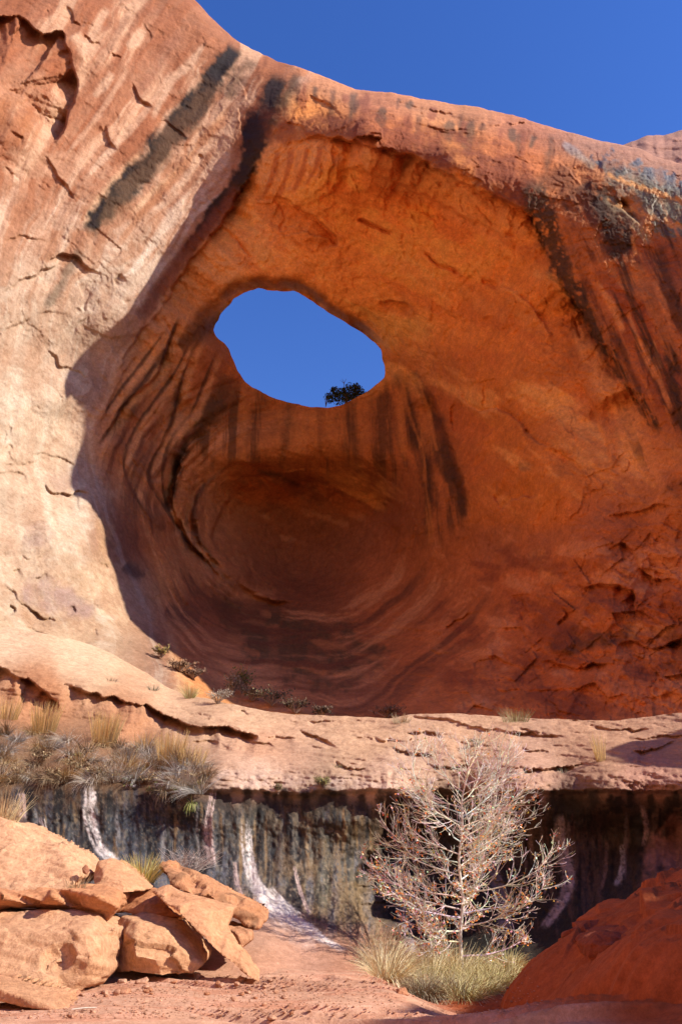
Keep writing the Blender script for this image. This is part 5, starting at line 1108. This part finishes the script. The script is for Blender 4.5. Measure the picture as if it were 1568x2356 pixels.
def tuft(name, label, p, H, R, n, col, seed, spread=.5, droop=.4, wd=.012, lean=(0, 0, 0), mix=None, cat='grass', group=None, seg=4):
    rnd = random.Random(seed); B = Blades()
    for i in range(n):
        th = rnd.uniform(0, 6.283); rr = R * math.sqrt(rnd.random())
        b = Vector((rr * math.cos(th), rr * math.sin(th) * .7, -.02)); out = Vector((math.cos(th), math.sin(th), 0)) * spread * rnd.uniform(.1, 1)
        c = col if mix is None or rnd.random() > .35 else mix
        k = rnd.uniform(.6, 1.35); c = tuple(x * k for x in c)
        B.blade(b, out + Vector((0, 0, 1)) + Vector(lean), H * rnd.uniform(.55, 1.1), wd * rnd.uniform(.7, 1.3), droop * rnd.uniform(.3, 1.4), c, seg)
    o = link(name, B.mesh(name), M_PLANT); o.location = p
    return tag(o, label, cat, group)
def bush(name, label, p, W, H, n, col, seed, leaf=.03, twigs=24, mix=None, cat='shrub', tw=(.25, .18, .13), group=None):
    """twigs and small leaves"""
    rnd = random.Random(seed); root = empty(name, p); T = Blades(); Lf = Blades()
    for i in range(twigs):
        th = rnd.uniform(0, 6.283); e = Vector((math.cos(th) * W * rnd.uniform(.2, 1), math.sin(th) * W * .7 * rnd.uniform(.2, 1), H * rnd.uniform(.45, 1)))
        m = e * .5 + Vector((rnd.uniform(-.1, .1) * W, 0, rnd.uniform(0, .15) * H)); k = rnd.uniform(.7, 1.4)
        T.tube([(0, 0, -.03), m, e], [leaf * .3, leaf * .22, leaf * .1], tuple(x * k for x in tw), 4)
        for q in range(2):
            e2 = m.lerp(e, rnd.random()) + Vector((rnd.uniform(-.3, .3) * W, rnd.uniform(-.3, .3) * W, rnd.uniform(0, .3) * H)); T.tube([m.lerp(e, .4), e2], [leaf * .16, leaf * .07], tuple(x * k for x in tw), 3)
        for q in range(n // twigs):
            c = col if mix is None or rnd.random() > .4 else mix; k2 = rnd.uniform(.55, 1.4)
            Lf.leaf(m.lerp(e, rnd.random()) + Vector((rnd.gauss(0, .09) * W, rnd.gauss(0, .09) * W, rnd.gauss(0, .07) * H)), (rnd.uniform(-1, 1), rnd.uniform(-1, .2), rnd.uniform(0, 1)), leaf * rnd.uniform(.6, 1.3), tuple(x * k2 for x in c), rnd)
    link('stems', T.mesh('stems'), M_PLANT, root)
    if n: link('foliage', Lf.mesh('foliage'), M_PLANT, root)
    return tag(root, label, cat, group)

def build_plants():
    rnd = random.Random(77)
    # the mat of dried plants over the seep
    g = 'dried tufts in the mat above the seeping wall'
    for i, (px, py) in enumerate([(10, 1690), (40, 1705), (75, 1690), (110, 1700), (150, 1705), (190, 1700), (235, 1715), (270, 1720), (310, 1730), (340, 1735), (385, 1745), (420, 1755), (455, 1765), (15, 1730), (60, 1735), (100, 1740), (165, 1735), (300, 1755),
                                  (20, 1755), (80, 1760), (370, 1770), (410, 1780), (450, 1785), (130, 1770), (215, 1750), (-20, 1720), (330, 1765), (255, 1755), (5, 1775), (395, 1800), (140, 1800), (440, 1810), (50, 1712), (122, 1722), (180, 1760), (280, 1740), (355, 1752), (430, 1770), (92, 1722), (200, 1728), (470, 1790), (30, 1770), (-10, 1800), (30, 1800), (70, 1790), (105, 1798), (160, 1790), (230, 1785), (260, 1798), (310, 1795), (350, 1805), (385, 1822), (420, 1815), (455, 1825), (290, 1775), (0, 1745), (210, 1800)]):
        p = ledge_at(px, py, .03)
        kc = [((.50, .44, .37), (.64, .56, .45)), ((.26, .19, .12), (.42, .30, .18)), ((.46, .32, .16), (.62, .46, .24)), ((.36, .34, .32), (.50, .46, .40))][(i * 7) % 4 if i % 5 else 1]
        if i % 9 == 5: continue
        tuft('dry_tuft', 'grey drooping tuft in the mat of dried plants along the seep', p, rnd.uniform(.45, .85), .16, 170, kc[0], 200 + i, 1.1, rnd.uniform(.8, 2.2), .012, (rnd.uniform(-.5, .5), -.45, rnd.uniform(-.5, .2)), kc[1], 'dried tuft', g)
    for i, (px, py, H, n, lab) in enumerate([(15, 1655, .75, 60, 'tall golden straw at the left edge of the seep mat'), (100, 1685, .95, 130, 'tallest golden straw clump, under the notched overhang'), (240, 1708, .95, 150, 'broad golden straw clump in the middle of the seep mat'), (392, 1748, .85, 90, 'golden straw clump at the right end of the seep mat'), (440, 1760, .55, 50, 'short thin straw past the right end of the seep mat'), (330, 1730, .6, 45, 'sparse golden straw between the broad clump and the right clump')]):
        tuft('straw_clump', lab, ledge_at(px, py, .1), H, .36, int(n * 2.2), STRAW, 260 + i, .32, .18, .016, (0.05, -.1, 0), (.62, .45, .22), 'straw clump')
    for i, (px, py) in enumerate([(40, 1790), (120, 1795), (170, 1775), (220, 1790), (285, 1790), (340, 1805), (400, 1815), (95, 1755), (300, 1740), (450, 1800)]):
        bush('brown_brush', 'brown dead brush low in the mat of plants over the seep', ledge_at(px, py, .05), .38, .34, 260, (.20, .12, .06), 280 + i, .03, 26, (.34, .26, .15), 'brush', (.24, .15, .09), 'brown brush low in the mat above the seep')
    g2 = 'green cushions rooted in the seep'
    for i, (px, py) in enumerate([(175, 1770), (205, 1785), (265, 1790), (285, 1800), (325, 1800), (365, 1815), (400, 1825), (425, 1830), (455, 1810), (375, 1835), (180, 1745), (300, 1815), (345, 1825)]):
        bush('seep_plant', 'small leafy green cushion with mauve flowers on the dripping soil', ledge_at(px, py, .04), .20, .17, 170, (.15, .17, .05), 300 + i, .022, 16, (.40, .30, .34) if i % 2 else (.24, .15, .06), 'seep plant', group=g2)
    tuft('green_tuft', 'bright green tuft hanging alone on the dark seeping wall', ledge_at(442, 1848, .05), .42, .06, 60, (.22, .28, .06), 330, .6, 2.4, .014, (0, -.8, -.3), (.5, .45, .2), 'grass')
    bush('olive_clump', 'olive clump clinging to the lip above the brown wall', ledge_at(742, 1815, .05), .28, .34, 420, (.17, .16, .05), 331, .026, 26, (.30, .25, .10))
    bush('olive_clump', 'small olive clump on the lip left of the larger one', ledge_at(640, 1826, .05), .17, .28, 220, (.14, .12, .05), 332, .022, 18, (.26, .20, .09))
    # plants along the ledge crest
    tuft('bunch_grass', 'yellow green bunch grass on the ledge crest beside a grey shrub', ledge_at(437, 1606, .1), .62, .16, 150, (.46, .42, .16), 340, .8, .5, .014, mix=PALE)
    bush('grey_shrub', 'grey shrub on the ledge crest beside the bunch grass', ledge_at(500, 1618, .1), .62, .5, 420, (.33, .29, .22), 341, .028, 34, (.42, .38, .30), tw=(.32, .27, .22))
    tuft('low_grass', 'low dry grass in a crack of the sunlit slab', ledge_at(352, 1588, .05), .3, .2, 50, SAGE, 342, 1, .6, .014)
    tuft('low_grass', 'tiny grey grass high on the sunlit slab', ledge_at(255, 1567, .05), .22, .25, 40, (.34, .27, .18), 343, 1, .6, .013)
    tuft('bunch_grass', 'wide dry bunch grass on the crest against the dark alcove', ledge_at(1186, 1660, .1), .48, .4, 170, (.42, .32, .18), 344, .8, .35, .011, mix=(.3, .3, .12))
    tuft('bunch_grass', 'pale bunch grass where the crest dips in the middle', ledge_at(922, 1662, .1), .34, .28, 110, (.5, .4, .25), 345, .9, .5, .011)
    tuft('straw_clump', 'single golden straw clump standing alone on the shaded ledge', ledge_at(1382, 1750, .05), .72, .12, 90, STRAW, 346, .22, .12, .012, mix=(.5, .36, .2))
    bush('grey_shrub', 'small blue grey shrub in a pocket of the ledge behind the tree top', ledge_at(1096, 1716, .05), .32, .22, 240, (.34, .34, .32), 347, .022, 22, (.30, .32, .14))
    tuft('low_grass', 'tiny tuft on the ledge under the lone golden straw', ledge_at(1294, 1778, .04), .16, .08, 30, SAGE, 348, .8, .5, .01)
    tuft('low_grass', 'small tuft on a step of the ledge above the olive clumps', ledge_at(775, 1765, .04), .18, .12, 40, (.3, .27, .16), 349, .9, .5, .01)
    # gully behind the crest, in the alcove's shade
    for i, (px, py, W_, H_, c, lab) in enumerate([(372, 1512, .5, .6, (.22, .16, .05), 'mustard bush where the shadow edge meets the slab'), (415, 1543, .8, .5, (.16, .09, .05), 'brown brush below the mustard bush in the gully'), (445, 1560, .6, .5, (.14, .08, .05), 'dark brush in the gully nearest the bunch grass'), (556, 1595, .75, 1.3, (.13, .13, .03), 'upright green bush in the shaded gully'),
                                                 (535, 1600, .5, .9, (.22, .17, .10), 'grey brush beside the upright green bush'), (625, 1622, 1.1, .8, (.10, .08, .04), 'wide dark brush in the gully right of the green bush'), (680, 1640, .7, .6, (.07, .05, .03), 'blackish brush at the foot of the dripping bank'), (740, 1648, .6, .45, (.07, .045, .03), 'low blackish brush at the middle of the crest'), (890, 1650, .8, .5, (.16, .08, .04), 'rusty brush behind the dip in the crest'), (580, 1612, .7, .6, (.15, .12, .07), 'tangled brush between the green bush and the wide dark brush')]):
        bush('shrub', lab, cliff_at(px, py, .4), W_, H_, 360, c, 360 + i, .06, 28, tuple(x * 1.6 for x in c))
    # by the boulders
    tuft('bunch_grass', 'bright yellow green grass sprouting behind the pointed slab', at(328, 2030, 16.9), .55, .22, 260, (.56, .48, .18), 380, .75, .7, .012, mix=(.38, .42, .12))
    tuft('bunch_grass', 'pale tall grass on top of the big smooth boulder', at(5, 1900, 17.6), .75, .3, 160, (.58, .46, .25), 381, .5, .8, .012)
    tuft('low_grass', 'wispy dry grass on the back edge of the flat ledge slab', at(175, 2040, 15.2), .24, .16, 34, (.5, .36, .2), 382, .6, .5, .009)
    bush('twiggy_shrub', 'leafless grey twiggy shrub growing behind the upper leaning slab', at(430, 2025, 17.9), .95, .62, 0, GREY, 383, .022, 90, tw=(.36, .30, .27))
    # round the pool
    gp = 'grass round the pool'
    spots = [(850, 2205, 1), (870, 2215, 1), (895, 2222, 1), (865, 2232, 1), (910, 2240, 1), (880, 2245, 1), (1010, 2232, 1), (940, 2250, 0), (965, 2258, 0), (1000, 2280, 0), (1035, 2265, 0), (1060, 2285, 0), (1090, 2272, 0), (1100, 2255, 0), (1130, 2262, 0), (1150, 2240, 0), (1170, 2228, 0), (1195, 2215, 0), (1040, 2295, 2), (985, 2300, 2), (960, 2292, 2), (1070, 2300, 0), (1110, 2286, 0), (1125, 2235, 0), (1085, 2245, 0), (1020, 2250, 0), (925, 2262, 0), (1180, 2250, 0), (1000, 2262, 1), (890, 2258, 1), (1140, 2275, 0), (1055, 2255, 1)]
    for i, (px, py, k) in enumerate(spots):
        p = floor_at(px, py)
        c, m = ((.68, .57, .32), (.78, .68, .44)) if k == 1 else ((.50, .44, .20), (.62, .52, .28)) if k == 0 else ((.30, .25, .16), (.36, .3, .2))
        tuft('pool_grass', 'pale bent grass clump growing round the pool under the tree', p, .78 if k == 1 else .50, .26, 300, c, 400 + i, .85, 1.6, .0125, (.1, -.15, 0), m, 'grass', gp)
    bush('red_twig_shrub', 'reddish leafless shrub under the right side of the tree', floor_at(1130, 2215) + Vector((0, .6, 0)), .75, .85, 0, GREY, 440, .018, 90, tw=(.30, .19, .14))
    # dead stick on the slickrock
    B = Blades(); p = floor_at(165, 2329); q = floor_at(222, 2325); m = (p + q) * .5
    B.tube([p - m + Vector((0, 0, .03)), Vector((0, 0, .035)), q - m + Vector((0, 0, .03))], [.009, .011, .007], (.6, .5, .4), 5)
    o = link('stick', B.mesh('stick'), M_BARK); o.location = m; tag(o, 'thin pale dead stick lying on the slickrock', 'stick')
build_plants()

# ------------------------------------------------------------------ the bare tree by the pool
def build_tree():
    rnd = random.Random(21)
    base = at(1062, 2225, 18.8); base.z = -.36
    Yt = base.y; root = empty('bare_tree', base)
    bark = (.66, .58, .50)
    px = [(1064, 2230), (1058, 2150), (1064, 2070), (1055, 1985), (1063, 1905), (1062, 1840), (1076, 1775), (1080, 1710)]
    tp = [at(x, y, Yt + .1 * math.sin(i)) - base for i, (x, y) in enumerate(px)]; tp[0] = Vector((0, 0, -.05))
    tl = smooth_line([tuple(p) for p in tp], 5); tl = [Vector(p) for p in tl]; H = tl[-1].z
    T = Blades(); T.tube(tl, [.038 * (1 - .88 * (i / (len(tl) - 1))) + .004 for i in range(len(tl))], bark, 8)
    link('trunk', T.mesh('trunk'), M_BARK, root)
    Lf = Blades()
    def twig(B, p, d, L, r, lev, up, col, t0):
        n = 7 if lev == 0 else 5; pts = [p.copy()]; q = p.copy(); d = d.normalized()
        for k in range(n):
            d = (d + Vector((rnd.gauss(0, .17), rnd.gauss(0, .17), up * (k / n) * 2 + rnd.gauss(0, .07)))).normalized(); q = q + d * (L / n); pts.append(q.copy())
        B.tube(pts, [max(.0034, r * (1 - .72 * k / n)) for k in range(n + 1)], tuple(c * rnd.uniform(.8, 1.2) for c in col), 6 if lev == 0 else 4)
        if lev < 2:
            m = int((14, 6)[lev] * min(1.1, .4 + L / (1.7 if lev == 0 else .7)) * (1 - .55 * sst(.5, .9, t0))) + 1
            for k in range(m):
                t = rnd.uniform(.15, .97); i = min(n - 1, int(t * n)); pp = pts[i].lerp(pts[i + 1], t * n - i); dd = (pts[i + 1] - pts[i]).normalized()
                a = dd.orthogonal().normalized(); b = dd.cross(a); th = rnd.uniform(0, 6.283); s = rnd.uniform(.45, .9)
                twig(B, pp, dd + (a * math.cos(th) + b * math.sin(th)) * s, L * rnd.uniform(.28, .55) * (1.1 - .5 * t), r * .48, lev + 1, .10, col, t0)
        if lev > 0 and rnd.random() < max(.02, .55 - .75 * t0):
            for z in range(rnd.randint(1, 3)):
                pp = pts[rnd.randint(1, n)]
                Lf.leaf(pp + Vector((rnd.gauss(0, .02), rnd.gauss(0, .02), -.03)), (rnd.uniform(-1, 1), -1, rnd.uniform(-.5, 1)), rnd.uniform(.018, .036), tuple(c * rnd.uniform(.6, 1.5) for c in ((.50, .20, .05) if rnd.random() < .8 else (.80, .66, .48))), rnd)
    N = 54
    for i in range(N):
        t = .08 + .88 * (i / (N - 1)) ** .95
        k = min(len(tl) - 2, int(t * (len(tl) - 1))); p = tl[k].lerp(tl[k + 1], t * (len(tl) - 1) - k)
        Lm = 2.02 * max(.05, 1 - ((t - .28) / .70) ** 2) ** .42 * (1 - .35 * sst(.72, .95, t)) * rnd.uniform(.75, 1.2)
        th = i * 2.4 + rnd.uniform(-.9, .9); e = -.05 + .75 * t
        B = Blades(); twig(B, p, Vector((math.cos(th), math.sin(th) * .8, e)), Lm, .021 * (1 - .5 * t), 0, .10 + .05 * t, (.74, .66, .56), t)
        link('limb', B.mesh('limb'), M_BARK, root)
    tag(link('dead_leaves', Lf.mesh('dead_leaves'), M_PLANT, root), kind='stuff')
    tag(root, 'bare pale branched tree with a few rusty leaves standing by the pool', 'tree')
build_tree()

# ------------------------------------------------------------------ the juniper seen through the opening
def build_juniper():
    rnd = random.Random(4); D0 = 53.0
    base = at(795, 925, D0); root = empty('juniper_tree', base)
    T = Blades(); Lf = Blades()
    T.tube([(0, 0, -.6), (.05, 0, .3), (-.05, 0, .8)], [.14, .11, .07], (.10, .07, .05), 6)
    for x, y, h in ((-.1, 0, 1.0), (.5, .2, .8), (-.9, 0, .7), (1.1, .1, .9)):
        T.tube([(0, 0, .1), (x * .5, y, h * .5), (x, y, h)], [.07, .05, .03], (.09, .065, .045), 5)
    T.tube([(-.1, 0, .9), (-.12, 0, 1.5), (-.25, 0, 1.85)], [.035, .025, .01], (.10, .08, .06), 4); T.tube([(-.12, 0, 1.5), (.05, 0, 1.85)], [.02, .008], (.1, .08, .06), 4); T.tube([(-.12, 0, 1.45), (-.4, 0, 1.75)], [.02, .008], (.1, .08, .06), 4)
    for nm, lab, sp in (('dry_brush', 'thin dry brush at the right of the juniper on the rim of the opening', [(1.45, .75), (1.75, .75), (2.0, .6)]), ('dry_brush', 'low dry brush at the left foot of the juniper on the rim of the opening', [(-1.5, .6), (-1.62, .5), (-1.4, .7)])):
        Bb = Blades()
        for x0, h in sp:
            Bb.tube([(sp[1][0], 0, -.5), (x0, .1, h * .4), (x0 + rnd.uniform(-.2, .2), .1, h)], [.024, .014, .006], (.14, .11, .09), 4)
        for k in range(6):
            x0 = sp[1][0]; Bb.tube([(x0, 0, -.3), (x0 + rnd.uniform(-.3, .3), 0, .3 + .3 * rnd.random())], [.014, .006], (.16, .12, .09), 3)
        q = link(nm, Bb.mesh(nm), M_PLANT); q.location = base + Vector((0, -.2, -.1)); tag(q, lab, 'brush')
    link('trunk', T.mesh('trunk'), M_BARK, root)
    for cx, cz, r, n in ((-1.15, .35, .42, 240), (-.75, .75, .42, 240), (-.2, .75, .45, 240), (.35, .95, .50, 280), (.9, .85, .45, 240), (1.25, .45, .35, 160), (.2, .35, .55, 280), (-.5, .25, .5, 240), (.75, .4, .5, 240), (.75, 1.2, .28, 120), (-.95, 1.0, .22, 80)):
        for i in range(n):
            v = Vector((rnd.gauss(0, 1), rnd.gauss(0, 1), rnd.gauss(0, 1))).normalized() * r * rnd.random() ** .4 * rnd.uniform(.7, 1.15)
            Lf.leaf(Vector((cx, 0, cz)) + v, (rnd.uniform(-1, 1), rnd.uniform(-1, 1), rnd.uniform(-.2, 1)), rnd.uniform(.05, .10), tuple(c * rnd.uniform(.5, 1.5) for c in (.045, .055, .022)), rnd)
    link('crown', Lf.mesh('crown'), M_PLANT, root)
    root.scale = (1.12, 1.0, 1.22)
    tag(root, 'dark juniper with a dead top branch growing on the far rim of the round opening', 'tree')
build_juniper()
